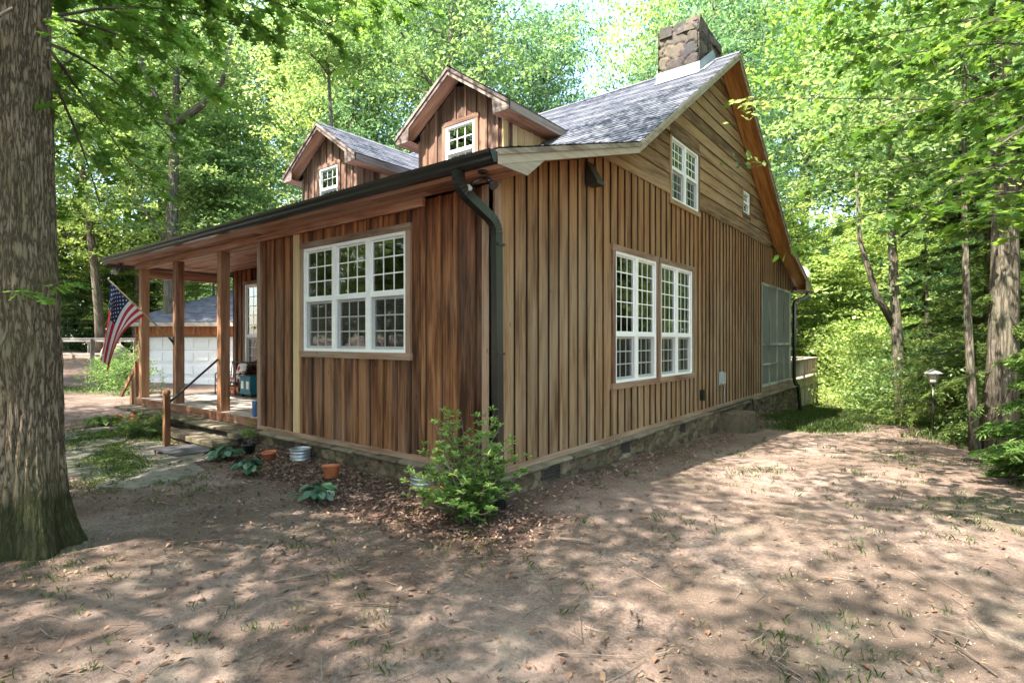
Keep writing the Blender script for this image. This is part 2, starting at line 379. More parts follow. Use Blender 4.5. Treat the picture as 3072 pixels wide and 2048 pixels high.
def battened(pl, A0, A1, pitch, first, zb, zt, holes, mat, parent, name='wall', pad=.0, bw=.055, bt=.026, thick=.03, edge=None):
    """vertical boards with battens over the joints, cut round the openings"""
    mb = MB(); ed = [A0]; a = first
    while a < A1-.02: 
        if a > A0+.02: ed.append(a)
        a += pitch
    ed.append(A1)
    cuts = sorted(set(ed+[h[i] for h in holes for i in (0, 1) if A0 < h[i] < A1]))
    import bisect
    for c0, c1 in zip(cuts, cuts[1:]):
        if c1-c0 < 1e-4: continue
        k = bisect.bisect_right(ed, (c0+c1)/2)-1; rs = random.Random(k*7+int(A0*10)); rr = rs.random(); of = (rs.uniform(0, 50), rs.uniform(0, 50))
        segs = [(zb, None)]
        for h in sorted(holes, key=lambda h: h[2]):
            if h[0] < (c0+c1)/2 < h[1]:
                z0, z1 = segs.pop(); segs += [(z0, h[2]), (h[3], z1)]
        for z0, z1 in segs:
            if z1 is None:
                if zt(c0) > z0+.01 or zt(c1) > z0+.01: pl.slant(mb, c0, c1, -thick, 0, z0, max(zt(c0), z0), max(zt(c1), z0), rnd=rr, off=of)
            elif z1 > z0+.01: pl.box(mb, c0, c1, -thick, 0, z0, z1, rnd=rr, off=of)
    for e in ed[1:-1]:
        rr = random.random(); segs = [(zb, None)]; e0, e1 = e-bw/2, e+bw/2
        for h in sorted(holes, key=lambda h: h[2]):
            if h[0]-pad < e1 and e0 < h[1]+pad:
                z0, z1 = segs.pop(); segs += [(z0, h[2]-pad), (h[3]+pad, z1)]
        j = random.uniform(-.004, .004)
        for z0, z1 in segs:
            if z1 is None:
                if min(zt(e0), zt(e1)) <= z0+.02: continue
                pl.slant(mb, e0+j, e1+j, .0006, bt, z0, zt(e0), zt(e1), rnd=rr)
                if edge: pl.slant(mb, e1+j, e1+j+.014, .0004, .004, z0, zt(e1), zt(e1), rnd=rr, mi=1); pl.slant(mb, e0+j-.003, e0+j, .0004, bt-.003, z0, zt(e0), zt(e0), rnd=rr, mi=1)  # dark strips paint the shade on and beside the batten sides
            elif z1 > z0+.02:
                pl.box(mb, e0+j, e1+j, .0006, bt, z0, z1, rnd=rr)
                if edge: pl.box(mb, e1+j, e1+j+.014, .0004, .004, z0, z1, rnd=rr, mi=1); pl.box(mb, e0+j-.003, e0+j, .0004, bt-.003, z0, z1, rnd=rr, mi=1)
    return mb.build(name, [mat, edge] if edge else mat, parent)

def window(pl, a0, a1, z0, z1, units, cols, rtop, rbot, zm, parent, casing=None, blind=True, cmat=None, name='window', mull=.09, depth=.0):
    """white double hung window: a0..z1 = outside of the white frame"""
    fw = .042; mb = MB(); gl = MB(); sc = MB(); bl = MB()
    pl.box(mb, a0, a0+fw, -.05, .022, z0, z1); pl.box(mb, a1-fw, a1, -.05, .022, z0, z1)
    pl.box(mb, a0+fw, a1-fw, -.05, .022, z1-fw, z1); pl.box(mb, a0+fw, a1-fw, -.05, .026, z0, z0+fw*.9)
    W = (a1-a0-2*fw-(units-1)*mull)/units
    for u in range(units):
        u0 = a0+fw+u*(W+mull); u1 = u0+W
        if u < units-1: pl.box(mb, u1, u1+mull, -.05, .020, z0+fw*.9, z1-fw)
        zb, zt = z0+fw*.9, z1-fw
        pl.box(mb, u0, u1, -.04, .012, zm-.025, zm+.025)
        for lo, hi, rows, o, sw in ((zb, zm-.025, rbot, -.030, .035), (zm+.025, zt, rtop, -.012, .022)):
            pl.box(mb, u0, u0+sw, o-.02, o+.002, lo, hi); pl.box(mb, u1-sw, u1, o-.02, o+.002, lo, hi)
            pl.box(mb, u0+sw, u1-sw, o-.02, o+.002, lo, lo+sw); pl.box(mb, u0+sw, u1-sw, o-.02, o+.002, hi-sw, hi)
            g0, g1, h0, h1 = u0+sw, u1-sw, lo+sw, hi-sw; mw = .017
            for c in range(1, cols): x = g0+(g1-g0)*c/cols; pl.box(mb, x-mw/2, x+mw/2, o-.010, o-.004, h0, h1)
            for r in range(1, rows): z = h0+(h1-h0)*r/rows; pl.box(mb, g0, g1, o-.0105, o-.0035, z-mw/2, z+mw/2)
            gl.face([pl.P(g0, o-.007, h0), pl.P(g1, o-.007, h0), pl.P(g1, o-.007, h1), pl.P(g0, o-.007, h1)])
        if blind:
            zz = zb+.03
            top = zm-.04 if blind is True else zt-.03
            while zz < top:
                bl.hexa([pl.P(a, o, z) for z in (zz, zz+.002) for (a, o) in ((u0+.02, -.115), (u1-.02, -.115), (u0+.02, -.095), (u1-.02, -.095))] if pl.k == 'f' else
                        [pl.P(a, o, z) for z in (zz, zz+.002) for (a, o) in ((u0+.02, -.115), (u0+.02, -.095), (u1-.02, -.115), (u1-.02, -.095))], 0)
                zz += .026
        sc.face([pl.P(u0+.01, .003, zb), pl.P(u1-.01, .003, zb), pl.P(u1-.01, .003, zm-.026), pl.P(u0+.01, .003, zm-.026)])
    w = mb.build(name, WHITE, parent); gl.build('pane', GLASS, w)
    if casing:
        cs = MB(); l, r_, b, t = casing
        pl.box(cs, a0-l, a0, -.03, .032, z0, z1); pl.box(cs, a1, a1+r_, -.03, .032, z0, z1)
        pl.box(cs, a0-l-.01, a1+r_+.01, -.03, .036, z1, z1+t, 'a'); pl.box(cs, a0-l-.01, a1+r_+.01, -.03, .042, z0-b, z0, 'a')
        cs.build('casing', cmat or W_TRIM, w)
    if blind: bl.build('blind', BLINDM, w)
    if rbot > 1: sc.build('screen', SCREEN2, w)
    return w

FR, SD = Pl('f'), Pl('s')
ztop = lambda y: min(3.82, roofz(y)-.117)
# gable wall: boards below, lap siding above
H1 = (2.515, 5.69, .665, 2.685); HG = (4.55, 6.0, 3.655, 4.88)
HP = (10.60, 14.03, .14, 2.83)
battened(SD, 0, 14.06, .216, .35, .03, ztop, [H1, HG, HP], W_GABLE, cabin, edge=W_SHADELINE)
battened(FR, -4.78, 0, .253, -4.78+.2, .03, lambda a: 2.95, [(-3.57, -1.25, 1.12, 2.71)], W_FRONT, cabin, edge=W_SHADELINE)
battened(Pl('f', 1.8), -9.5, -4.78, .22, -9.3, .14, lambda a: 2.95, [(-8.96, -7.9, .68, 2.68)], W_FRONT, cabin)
battened(Pl('l', -9.5), 1.8, 14.06, .25, 2.0, .0, lambda a: 2.95, [], W_FRONT, cabin)
mb = MB(); mb.box(-9.5, -.035, 14.0, 14.06, 0, 2.9); mb.build('wall', W_FRONT, cabin)
mb = MB(); mb.box(-4.78, -4.75, 0, 1.8, .0, 2.95); mb.build('wall', W_FRONT, cabin)
mb = MB(); mb.box(-9.4, -.035, 10.5, 10.56, 0, 3.9); mb.build('inner_wall', INNER, cabin)
# lap siding in the gable
mb = MB(); z = 3.90; k = 0
mb.box(0, .034, 2.25, 4.55, 3.80, 3.90, 1); mb.box(0, .034, 6.0, 11.4, 3.80, 3.90, 1)
def yr(z):   # roof inner edges at height z (under the soffit)
    zz = z+.12; return 2.51+(zz-4)/.6703 if zz > 4 else (-.46+(zz-3.1)/.303), 11.79-(zz-4)/.6703 if zz > 4 else 11.79+(4-zz)/.3145
while z < 6.9:
    z1 = min(z+.235, 6.95); y0, y1 = yr(z); y0b, y1b = yr(z1)
    segs = [(y0, y1, y0b, y1b)]
    for h in (HG, (8.82, 9.46, 4.22, 4.86)):
        if z < h[3] and z1 > h[2]:
            ns = []
            for s_ in segs:
                if s_[0] < h[0] and s_[1] > h[1]: ns += [(s_[0], h[0], max(s_[2], s_[0]), h[0]), (h[1], s_[1], h[1], s_[3])]
                elif s_[0] < h[1] < s_[1]: ns += [(h[1], s_[1], h[1], s_[3])]
                else: ns.append(s_)
            segs = ns
    for s_ in segs:
        a, b, c, d = s_
        if c > d: m_ = (c+d)/2; c, d = m_-.005, m_+.005
        ou, ov, rr = random.uniform(0, 50), random.uniform(0, 50), random.random()
        A = [(.030, a, z), (.030, b, z), (.006, d, z1), (.006, c, z1)]; B = [(-.02, p[1], p[2]) for p in A]
        mb.face(A, [(p[2]+ou, p[1]+ov) for p in A], 0, rr); mb.face(B[::-1], [(p[2]+ou, p[1]+ov) for p in B], 0, rr)
        for i in range(4):
            j = (i+1) % 4; mb.face((A[j], A[i], B[i], B[j]), [(ou, ov)]*4, 0, rr*.3)
    for h in (HG, (8.82, 9.46, 4.22, 4.86)):
        if z < h[3] < z1: mb.box(-.012, .019, h[0], h[1], h[3]-.02, z1+.01, 1)
        if z < h[2] < z1: mb.box(-.012, .019, h[0], h[1], z-.01, h[2]+.02, 1)
    z = z1; k += 1
mb.build('lap_siding', W_LAP, cabin)
# windows
window(FR, -3.49, -1.33, 1.20, 2.63, 3, 3, 3, 3, 1.91, cabin, (.08, .08, .085, .085))
window(SD, 2.60, 4.00, .75, 2.60, 2, 3, 5, 3, 1.43, cabin, (.085, .06, .09, .085))
window(SD, 4.18, 5.60, .75, 2.60, 2, 3, 5, 3, 1.43, cabin, (.06, .09, .09, .085))
window(SD, 4.62, 5.92, 3.73, 4.80, 2, 3, 3, 3, 4.28, cabin, (.07, .08, .08, .08), blind=False, cmat=W_LAP)
window(SD, 8.88, 9.40, 4.29, 4.80, 1, 2, 2, 2, 4.55, cabin, (.06, .06, .07, .06), blind=False, cmat=W_LAP)
window(Pl('f', 1.8), -8.88, -7.98, .74, 2.60, 1, 3, 5, 3, 1.44, cabin, (.08, .08, .06, .08))
# corner boards, base boards, frieze
mb = MB()
FR.box(mb, -.15, .0, .0006, .026, .03, 2.95); SD.box(mb, -.026, .075, .0006, .026, .03, 2.96)
FR.box(mb, -4.80, -4.70, .0006, .026, .03, 2.95)
SD.box(mb, 13.98, 14.08, .0006, .024, 2.83, 2.9)
FR.box(mb, -4.78, .0, -.02, .034, -.035, .03, 'a'); SD.box(mb, -.034, 10.5, -.02, .036, -.035, .03, 'a'); SD.box(mb, 10.5, 14.06, -.02, .036, -.035, .13, 'a')
mb.build('corner_trim', W_TRIM, cabin)
mb = MB(); FR.box(mb, -3.755, -3.59, .0006, .028, .03, 2.86); mb.build('trim_board', W_CREAM, cabin)['label'] = 'pale cream replacement board beside the big window'
mb = MB(); FR.box(mb, -9.9, -1.0, .027, .065, 2.86, 2.96, 'a'); mb.build('frieze_board', W_SOFF, cabin)
# soffit / porch ceiling boards (run along x)
mb = MB(); y = -.46
while y < 1.8:
    y1 = min(y+.135, 1.8); x = -10.2
    while x < .415:
        x1 = min(x+random.uniform(2.2, 4.4), .415)
        if y1 < .02 or x < -4.8: mb.box(x, x1 if y1 < .02 else min(x1, -4.8), y+.002, y1-.002, 2.962, 2.985, 0)
        x = x1
    y = y1
mb.box(-9.95, -4.8, .0, .16, 2.975, 3.2, 0)
mb.build('soffit', W_SOFF, cabin)
# rake soffit (planks following the slope)
mb = MB()
for (a, za), (b, zb) in zip(PROF, PROF[1:]):
    n = max(2, int(abs(b-a)/.0+3)) if False else 1
    for i in range(3):
        x0 = .034+i*.128; x1 = x0+.126
        if i == 2: x1 = .40
        A = [(x0, a, za-.115), (x1, a, za-.115), (x1, b, zb-.115), (x0, b, zb-.115)]; ou, ov, rr = random.uniform(0, 50), random.uniform(0, 50), random.random(); L = math.dist((a, za), (b, zb))
        mb.face(A, [(ou, ov), (ou+.128, ov), (ou+.128, ov+L), (ou, ov+L)], 0, rr)
mb.build('rake_soffit', W_RSOF, cabin)
# rake fascia, shingle mould, eave returns
mb = MB()
def rake(xa, xb, dz0, dz1, flip=False):
    for (a, za), (b, zb) in zip(PROF, PROF[1:]):
        mb.hexa([(x, y, z) for dz in (dz0, dz1) for (y, z_) in ((a, za), (b, zb)) for x, z in ((xa, z_+dz), (xb, z_+dz))], 1)
rake(.40, .425, -.15, -.012); rake(.425, .445, -.065, -.012)
mb.prism([(-.46, 2.955), (.0, 2.955), (.37, 3.235), (-.46, 2.99)], .402, .421, 'yz')
mb.prism([(14.97, 2.86), (14.1, 2.86), (14.06, 3.16), (14.97, 2.9)], .402, .421, 'yz')
mb.box(-10.2, .40, -.475, -.455, 2.955, 3.085, 0)
mb.box(.0, .40, 14.06, 14.95, 2.84, 2.86, 1)
mb.box(-10.225, -10.2, -.46, 2.51, 2.95, 3.1, 1)
mb.build('fascia', W_RAKE, cabin)

# shingled roof ---------------------------------------------------------
def shingles(mb, A0, A1, B0, B1, course=.145, up=.008):
    A0, A1, B0, B1 = map(Vector, (A0, A1, B0, B1)); H = ((B0+B1)/2-(A0+A1)/2).length
    nrm = (A1-A0).cross(B0-A0 if (B0-A0).length > .01 else B1-A0).normalized(); 
    if nrm.z < 0: nrm = -nrm
    n = max(1, round(H/course)); d = (A1-A0).normalized()
    for i in range(n):
        t0, t1 = i/n, (i+1)/n
        a, b, c, e = A0.lerp(B0, t0), A1.lerp(B1, t0), A1.lerp(B1, t1), A0.lerp(B0, t1); rr = random.random()
        L = (b-a).length; ns = max(1, int(L/.5)); 
        for q in range(ns):   # gentle waviness along the course
            s0, s1 = q/ns, (q+1)/ns; h0 = up+.004*math.sin(i*1.7+s0*L*2.3); h1 = up+.004*math.sin(i*1.7+s1*L*2.3)
            p = [a.lerp(b, s0)+nrm*h0, a.lerp(b, s1)+nrm*h1, e.lerp(c, s1), e.lerp(c, s0)]
            if q == ns-1 and abs(h1-h0) > 1: pass
            mb.face(p, [((v-A0).dot(d)+50, t*H) for v, t in zip(p, (t0, t0, t1, t1))], 0, rr)
            mb.face([a.lerp(b, s0)-nrm*.002, a.lerp(b, s1)-nrm*.002, p[1], p[0]], [((v-A0).dot(d)+50, 0) for v in (a.lerp(b, s0), a.lerp(b, s1), p[1], p[0])], 0, rr*.4)
mb = MB(); X0, X1 = -10.25, .44
for (a, za), (b, zb) in zip(PROF, PROF[1:]):
    if zb > za: shingles(mb, (X0, a, za), (X1, a, za), (X0, b, zb), (X1, b, zb))
    else: shingles(mb, (X0, b, zb), (X1, b, zb), (X0, a, za), (X1, a, za))
    mb.face([(X0, a, za-.02), (X1-.04, a, za-.02), (X1-.04, b, zb-.02), (X0, b, zb-.02)])
x = X0
while x < X1-.01:
    x1 = min(x+.28, X1); rr = random.random()
    for s_ in (-1, 1): mb.face([(x, 7.15+s_*.14, 7.11-.075), (x1, 7.15+s_*.14, 7.11-.075), (x1, 7.15, 7.135), (x, 7.15, 7.135)], [(x, 0), (x1, 0), (x1, .1), (x, .1)], 0, rr)
    x = x1
mb.face([(X0, p[0], p[1]-.02) for p in PROF]+[(X0, 14.97, 2.9), (X0, -.46, 2.9)])
mb.build('roof', SHING, cabin)

# dormers ----------------------------------------------------------------
def mainz(y): return 4+.6703*(y-2.51)
for di, cx in enumerate((-3.19, -7.21)):
    hw = 1.02; yw = 2.84; ez = 5.19; rz = 6.13; hr = 1.375; yf = 2.55
    sl = (rz-ez)/hr
    dt = lambda a: rz-.17-abs(a-cx)*sl
    wz0, wz1 = 4.30, 5.22
    d = battened(Pl('f', yw), cx-hw, cx+hw, .245, cx-hw+.2, 4.1, dt, [(cx-.40, cx+.46, 4.22, 5.29)], W_DORM, cabin, 'dormer', bw=.045)
    d['label'] = ('near dormer with a pale patch of siding on its side', 'far dormer toward the porch end of the roof')[di]
    window(Pl('f', yw), cx-.32, cx+.38, 4.30, 5.22, 1, 3, 2, 2, 4.74, d, None, blind=False)
    mb = MB(); P_ = Pl('f', yw)
    P_.box(mb, cx-.41, cx-.32, -.03, .03, 4.22, 5.22); P_.box(mb, cx+.38, cx+.47, -.03, .03, 4.22, 5.22); P_.box(mb, cx-.42, cx+.48, -.03, .034, 5.22, 5.30, 'a')
    mb.build('casing', W_DORM, d)
    for sg in (-1, 1):       # side walls
        mb = MB(); xs = cx+sg*hw; y = yw; k = 0
        while y < 4.15:
            y1 = min(y+.2, 4.16); zb0, zb1 = mainz(y)-.06, mainz(y1)-.06; rr = random.random(); ou = random.uniform(0, 50)
            pale = (k >= 1 and di == 0 and sg == 1) or (k >= 3 and di == 1 and sg == 1)
            A = [(xs, y, zb0), (xs, y1, zb1), (xs, y1, 5.12), (xs, y, 5.12)]; mb.face(A if sg > 0 else A[::-1], [(p[1]+ou, p[2]) for p in (A if sg > 0 else A[::-1])], 1 if pale else 0, rr)
            mb.box(xs+sg*.0006, xs+sg*.018, y1-.025, y1+.02, zb1-.0, 5.12, mi=1 if pale else 0)
            y = y1; k += 1
        mb.box(xs-.02*sg, xs+sg*.026, yw-.02, yw+.09, mainz(yw)-.05, 5.12, mi=1 if (di == 0 and sg == 1) else 0)
        mb.build('side_wall', [W_DORM, W_CREAM], d)
    mb = MB()   # roof planes with valleys
    yv = lambda z: 2.51+(z-4)/.6703
    for sg in (-1, 1):
        xe = cx+sg*hr
        shingles(mb, (xe, yf-.02, ez), (xe, yv(ez)+.05, ez), (cx, yf-.02, rz), (cx, yv(rz)+.05, rz))
        x_, z_ = xe, ez
    for k in range(14):
        y0 = yf-.02+k*.23; y1 = min(y0+.23, yv(rz)); rr = random.random()
        if y0 < y1:
            for s_ in (-1, 1): mb.face([(cx+s_*.12, y0, rz-.065), (cx+s_*.12, y1, rz-.065), (cx, y1, rz+.025), (cx, y0, rz+.025)], [(y0, 0), (y1, 0), (y1, .1), (y0, .1)], 0, rr)
    mb.build('roof', SHING, d)
    mb = MB(); sf = MB()
    for sg in (-1, 1):
        xe = cx+sg*hr
        # rake boards on the front, two steps
        for (ya, yb, dz0, dz1) in ((yf-.012, yf+.015, -.15, -.012), (yf-.032, yf-.012, -.07, -.010)):
            q = [(x, y, z+dz) for dz in (dz0, dz1) for y in (ya, yb) for x, z in (((cx, rz), (xe, ez)) if sg > 0 else ((xe, ez), (cx, rz)))]
            mb.hexa(q, 0)
        # soffit under rake & eave board
        mb.box(xe-.02*sg, xe+.004*sg, yf+.015, yv(ez)+.03, ez-.15, ez-.014, 1)
        mb.prism([(xe, ez-.15), (xe-sg*.34, ez-.15), (xe-sg*.36, ez+.10), (xe, ez-.02)][::sg], yf-.010, yf+.013, 'xz')
        A = [(cx, yf+.01, rz-.14), (xe-sg*.005, yf+.01, ez-.13), (xe-sg*.005, yw+.0, ez-.13), (cx, yw, rz-.14)]; sf.face(A, [(0, 0), (0, 1.6), (.3, 1.6), (.3, 0)], 0, .6)
        sf.box(xe-sg*.02, cx+sg*hw, yf+.015, yv(ez)+.02, ez-.148, ez-.13, 1)
    mb.build('fascia', W_DFAS, d); sf.build('soffit', W_SOFF, d)

# stonework ----------------------------------------------------------------
def stonewall(P, a0, a1, z0, z1, cell, seed, mat, name, parent, amp=.035, res=.02, cz=None, holes=(), soft=.24):
    """fieldstone face: cellular relief; P(a,o,z) -> xyz"""
    r = np.random.default_rng(seed); cz = cz or cell
    na, nz = max(2, int((a1-a0)/res)), max(2, int((z1-z0)/res)); A, Z = np.meshgrid(np.linspace(a0, a1, na+1), np.linspace(z0, z1, nz+1))
    ga, gzz = np.meshgrid(np.arange(a0-cell, a1+cell, cell), np.arange(z0-cz, z1+cz, cz))
    sa = (ga+r.uniform(-.46, .46, ga.shape)*cell).ravel(); sz = (gzz+r.uniform(-.42, .42, ga.shape)*cz).ravel(); col = r.random(sa.size); dep = r.uniform(0, .8, sa.size)
    a, z = A.ravel(), Z.ravel(); aw = a+.02*np.sin(z*31+a*9)+.012*np.sin(z*77); zw = z+.018*np.sin(a*27)+.01*np.sin(a*61+z*20)
    F1 = np.full(a.size, 9.); F2 = F1.copy(); I = np.zeros(a.size, int)
    for k in range(sa.size):
        m = np.abs(aw-sa[k]) < 2.2*cell
        if not m.any(): continue
        d = np.hypot((aw[m]-sa[k])/cell, (zw[m]-sz[k])/cz); f1, f2, ii = F1[m], F2[m], I[m]
        c = d < f1; f2 = np.where(c, f1, np.minimum(f2, d)); ii = np.where(c, k, ii); f1 = np.where(c, d, f1); F1[m], F2[m], I[m] = f1, f2, ii
    e = np.clip((F2-F1)/soft, 0, 1); h = amp*(np.sqrt(e)*(.55+.45*dep[I])-.5)+.006*np.sin(a*41+z*13)*e
    if holes:
        for (h0, h1, g0, g1) in holes: mm = (a > h0) & (a < h1) & (z > g0) & (z < g1); h[mm] = -.09
    V = np.array([P(x, o, y) for x, o, y in zip(a, h, z)]); W = na+1
    i = np.arange(nz)[:, None]*W+np.arange(na)[None, :]; i = i.ravel(); F = np.stack([i, i+1, i+W+1, i+W], 1)
    me = npmesh(name, V, F, [mat], rnd=col[I[F[:, 0]]], smooth=True, extra={'joint': e})
    me.update(); return newobj(name, me, parent)
fd = MB()
VENTS = [(.78, 1.16), (2.7, 3.0), (4.9, 5.2), (8.9, 9.2), (12.6, 12.9)]
stonewall(lambda a, o, z: (.05+o, a, z), -.09, 14.75, -1.35, -.06, .23, 3, STONE, 'foundation', cabin, .075, .022, .135, [(v0, v1, -.27 if i < 3 else -.27, -.10) for i, (v0, v1) in enumerate(VENTS)])
stonewall(lambda a, o, z: (a, -.05-o, z), -10.0, .08, -.5, -.06, .20, 4, STONE, 'foundation', cabin, .07, .022, .12)
stonewall(lambda a, o, z: (-10.0-o, a, z), -.05, 14, -1.4, -.06, .26, 41, STONE, 'foundation', cabin, .05, .06, .19)
for v0, v1 in VENTS:
    mb = MB(); mb.box(-.03, .055, v0, v0+.02, -.27, -.10); mb.box(-.03, .055, v1-.02, v1, -.27, -.10); mb.box(-.04, -.03, v0, v1, -.27, -.10)
    for k in range(4): mb.hexa([(x, y, z+dz) for dz in (0, .006) for y in (v0+.02, v1-.02) for x, z in ((.0, -.225+k*.04), (.05, -.25+k*.04))], 1)
    mb.build('foundation_vent', VENTM, cabin)
def slabrow(mb, P, a0, a1, o0, o1, z0, z1, lmin, lmax):
    a = a0; 
    while a < a1-.03:
        b = min(a+random.uniform(lmin, lmax), a1)
        if a1-b < .1: b = a1
        t = z1+random.uniform(-.008, .008); o = o1+random.uniform(-.02, .02); n = max(2, int((b-a)/.05)); rr = random.random(); sd_ = random.uniform(0, 99)
        for i in range(n):
            p0, p1 = a+.004+(b-a-.008)*i/n, a+.004+(b-a-.008)*(i+1)/n
            e = lambda p, s_: .016*mnoise.noise((p*6, s_*7.3, sd_))
            q0, q1 = e(p0, 1), e(p1, 1); u0, u1 = e(p0, 2)*.5, e(p1, 2)*.5; l0, l1 = e(p0, 3), e(p1, 3)
            prof0 = [(o0, z0), (o+q0-.02, z0+l0*.5), (o+q0, (z0+t)/2), (o+q0-.016, t+u0-.004), (o0, t)]; prof1 = [(o0, z0), (o+q1-.02, z0+l1*.5), (o+q1, (z0+t)/2), (o+q1-.016, t+u1-.004), (o0, t)]
            for k in range(4): mb.face([P(p0, *prof0[k]), P(p1, *prof1[k]), P(p1, *prof1[k+1]), P(p0, *prof0[k+1])], None, 0, rr, True)
            if i in (0, n-1):
                pr, pp = (prof0, p0) if i == 0 else (prof1, p1); mb.face([P(pp, *q) for q in pr], None, 0, rr)
        a = b
CAP = stone_mat('cap_stone', [(0, (.11, .085, .06)), (.5, (.165, .135, .095)), (1, (.22, .18, .13))], .45)
mb = MB(); slabrow(mb, lambda a, o, z: (.0+o, a, z), -.13, 14.80, -.01, .145, -.085, -.036, .3, .6); slabrow(mb, lambda a, o, z: (a, -o, z), -4.62, .0, -.01, .145, -.085, -.036, .3, .6)
mb.build('cap_stone', CAP, cabin, merge=True)
mb = MB(); slabrow(mb, lambda a, o, z: (a, .02-o, z), -10.05, -4.60, -.02, .40, -.075, -.02, .5, 1.1)
mb.build('porch_ledge', CAP, cabin, merge=True)
mb = MB(); mb.box(-10.0, -4.62, -.30, .0, -.075, -.03); mb.build('ledge_core', SLAB, cabin)
# chimney
def chim(P, a0, a1, z0, z1, seed, par): return stonewall(P, a0, a1, z0, z1, .34, seed, STONE2, 'stone_face', par, .07, .02, .24, soft=.13)
mb = MB(); mb.prism([(6.47, 6.2), (7.76, 6.4), (7.74, 7.60), (7.1, 7.66), (6.49, 7.60)], -.93, -.20, 'yz'); ch = mb.build('chimney', STONE2, cabin)
chim(lambda a, o, z: (a, 6.45-o, z), -1.0, -.14, 6.5, 7.66, 11, ch); chim(lambda a, o, z: (-.17+o, a, z), 6.41, 7.82, 6.5, 7.66, 12, ch)
chim(lambda a, o, z: (-.96-o, a, z), 6.41, 7.82, 6.5, 7.66, 13, ch); chim(lambda a, o, z: (a, 7.78+o, z), -1.0, -.14, 6.5, 7.66, 14, ch)
mb = MB()
for k in range(9):
    a = -.97+(k % 3)*.28; b = 6.43+(k//3)*.45; mb.hexa([(x+random.uniform(-.03, .03), y+random.uniform(-.03, .03), z+(random.uniform(-.03, .07) if z > 7.6 else 0)) for z in (7.5, 7.68) for y in (b, b+.46) for x in (a, a+.28)])
mb.build('stone_cap', STONE2, ch)
mb = MB(); fz = lambda y: mainz(y)+.02
mb.box(-1.0, -.10, 6.36, 6.375, fz(6.36), fz(6.36)+.19, 0); mb.face([(-1.0, 6.22, fz(6.22)+.004), (-.08, 6.22, fz(6.22)+.004), (-.08, 6.375, fz(6.375)+.01), (-1.0, 6.375, fz(6.375)+.01)])
mb.face([(-.10, 6.36, fz(6.36)), (-.10, 7.15, fz(7.15)), (-.10, 7.15, fz(7.15)+.2), (-.10, 6.36, fz(6.36)+.19)]); mb.face([(-.10, 7.15, fz(7.15)-.02), (-.10, 7.3, fz(7.0)-.02), (-.10, 7.3, fz(7.15)+.12), (-.10, 7.15, fz(7.15)+.2)])
mb.face([(-.10, 6.36, fz(6.36)+.006), (.0, 6.36, fz(6.36)+.006), (.0, 7.13, fz(7.13)+.006), (-.10, 7.15, fz(7.15)+.006)])
mb.build('flashing', FLASH, cabin)

# gutters -----------------------------------------------------------------
def gutter(y0, sg, z0, x0, x1, parent):
    mb = MB(); pr = [(0, .0), (.055, .0), (.075, .03), (.078, .055), (.10, .085), (.105, .115), (.098, .118), (.09, .09), (.07, .06), (.065, .035), (.05, .012), (.008, .012), (.008, .115), (0, .115)]
    mb.prism([(y0+sg*p[0]*1.1, z0+p[1]*1.0) for p in pr], x0, x1, 'yz')
    for xx in (x0, x1-.006): mb.prism([(y0+sg*p[0]*1.1, z0+p[1]*1.0) for p in pr[:6]+[(0, .115)]], xx, xx+.006, 'yz')
    return mb.build('gutter', BLACKM, parent)
g = gutter(-.476, -1, 2.945, -10.25, .43, cabin)
gutter(14.985, 1, 2.86, -10.2, .43, cabin)
def arc(pts, n=6, r=.12):
    out = [Vector(pts[0])]
    for i in range(1, len(pts)-1):
        a, b, c = map(Vector, pts[i-1:i+2]); u, v = (a-b).normalized(), (c-b).normalized()
        for k in range(n+1): t = k/n; p0, p1 = b+u*r, b+v*r; out.append(p0*(1-t)**2+b*2*t*(1-t)+p1*t*t)
    out.append(Vector(pts[-1])); return out
pth = arc([(.0, -.535, 2.95), (.0, -.535, 2.80), (.075, -.06, 2.52), (.075, -.035, .02)], 12, .11)
rs = [1+(.07 if (2 < i < 14 or 14 < i < 27) and i % 2 else 0) for i in range(len(pth))]
mb = MB(); mb.tube(pth, rs, square=(.075, .10)); mb.tube(arc([(.075, -.035, .06), (.075, -.035, -.05), (.15, -.12, -.22)], 6, .06), 1.04, square=(.078, .104))
pp = [Vector((.15, -.12, -.17)).lerp(Vector((.27, -.22, -.345)), i/22) for i in range(23)]
mb.tube(pp, [.052 if i % 2 else .066 for i in range(23)], 14, smooth=False)
for zz in (2.3, 1.2): mb.box(.02, .125, -.09, .02, zz, zz+.025)
mb.build('downspout', BLACKM, cabin)['label'] = 'black downspout at the front corner ending in a ribbed hose'
mb = MB(); mb.tube(arc([(.36, 14.95, 2.88), (.30, 14.75, 2.70), (.07, 14.2, 2.5), (.07, 14.2, .1), (.16, 14.35, -.1), (.2, 14.4, -.85)], 6, .08), 1, square=(.07, .09)); mb.build('downspout', GREENM, cabin)
# security lights
def flood(p, parent):
    x, y, z = p; mb = MB(); mb.lathe([(0, 0), (.05, 0), (.055, -.02), (.0, -.025)], p, 14); mb.tube([(x, y, z-.02), (x, y, z-.07)], .018, 8)
    for dx, dy, sz in ((-.10, -.04, 1), (.10, -.02, .7)):
        a = Vector((x, y, z-.06)); b = a+Vector((dx, dy, -.05))*.8; c = b+Vector((dx, dy, -.09)).normalized()*.05; mb.tube([a, b, c], [.012, .022, .022], 10)
        e = c+Vector((dx, dy, -.09)).normalized()*.09*sz; mb.tube([c, c.lerp(e, .5), e], [.024, .045*sz+.008, .058*sz+.006], 14, mi=1 if sz == 1 else 0)
    return mb.build('security_light', [BLACKM, GLASSL], parent)
flood((.16, -.36, 2.962), cabin); flood((-9.95, -.30, 2.962), cabin)
mb = MB(); A = [(0.003, y, z) for y in (1.80, 1.98) for z in (3.34, 3.62)]
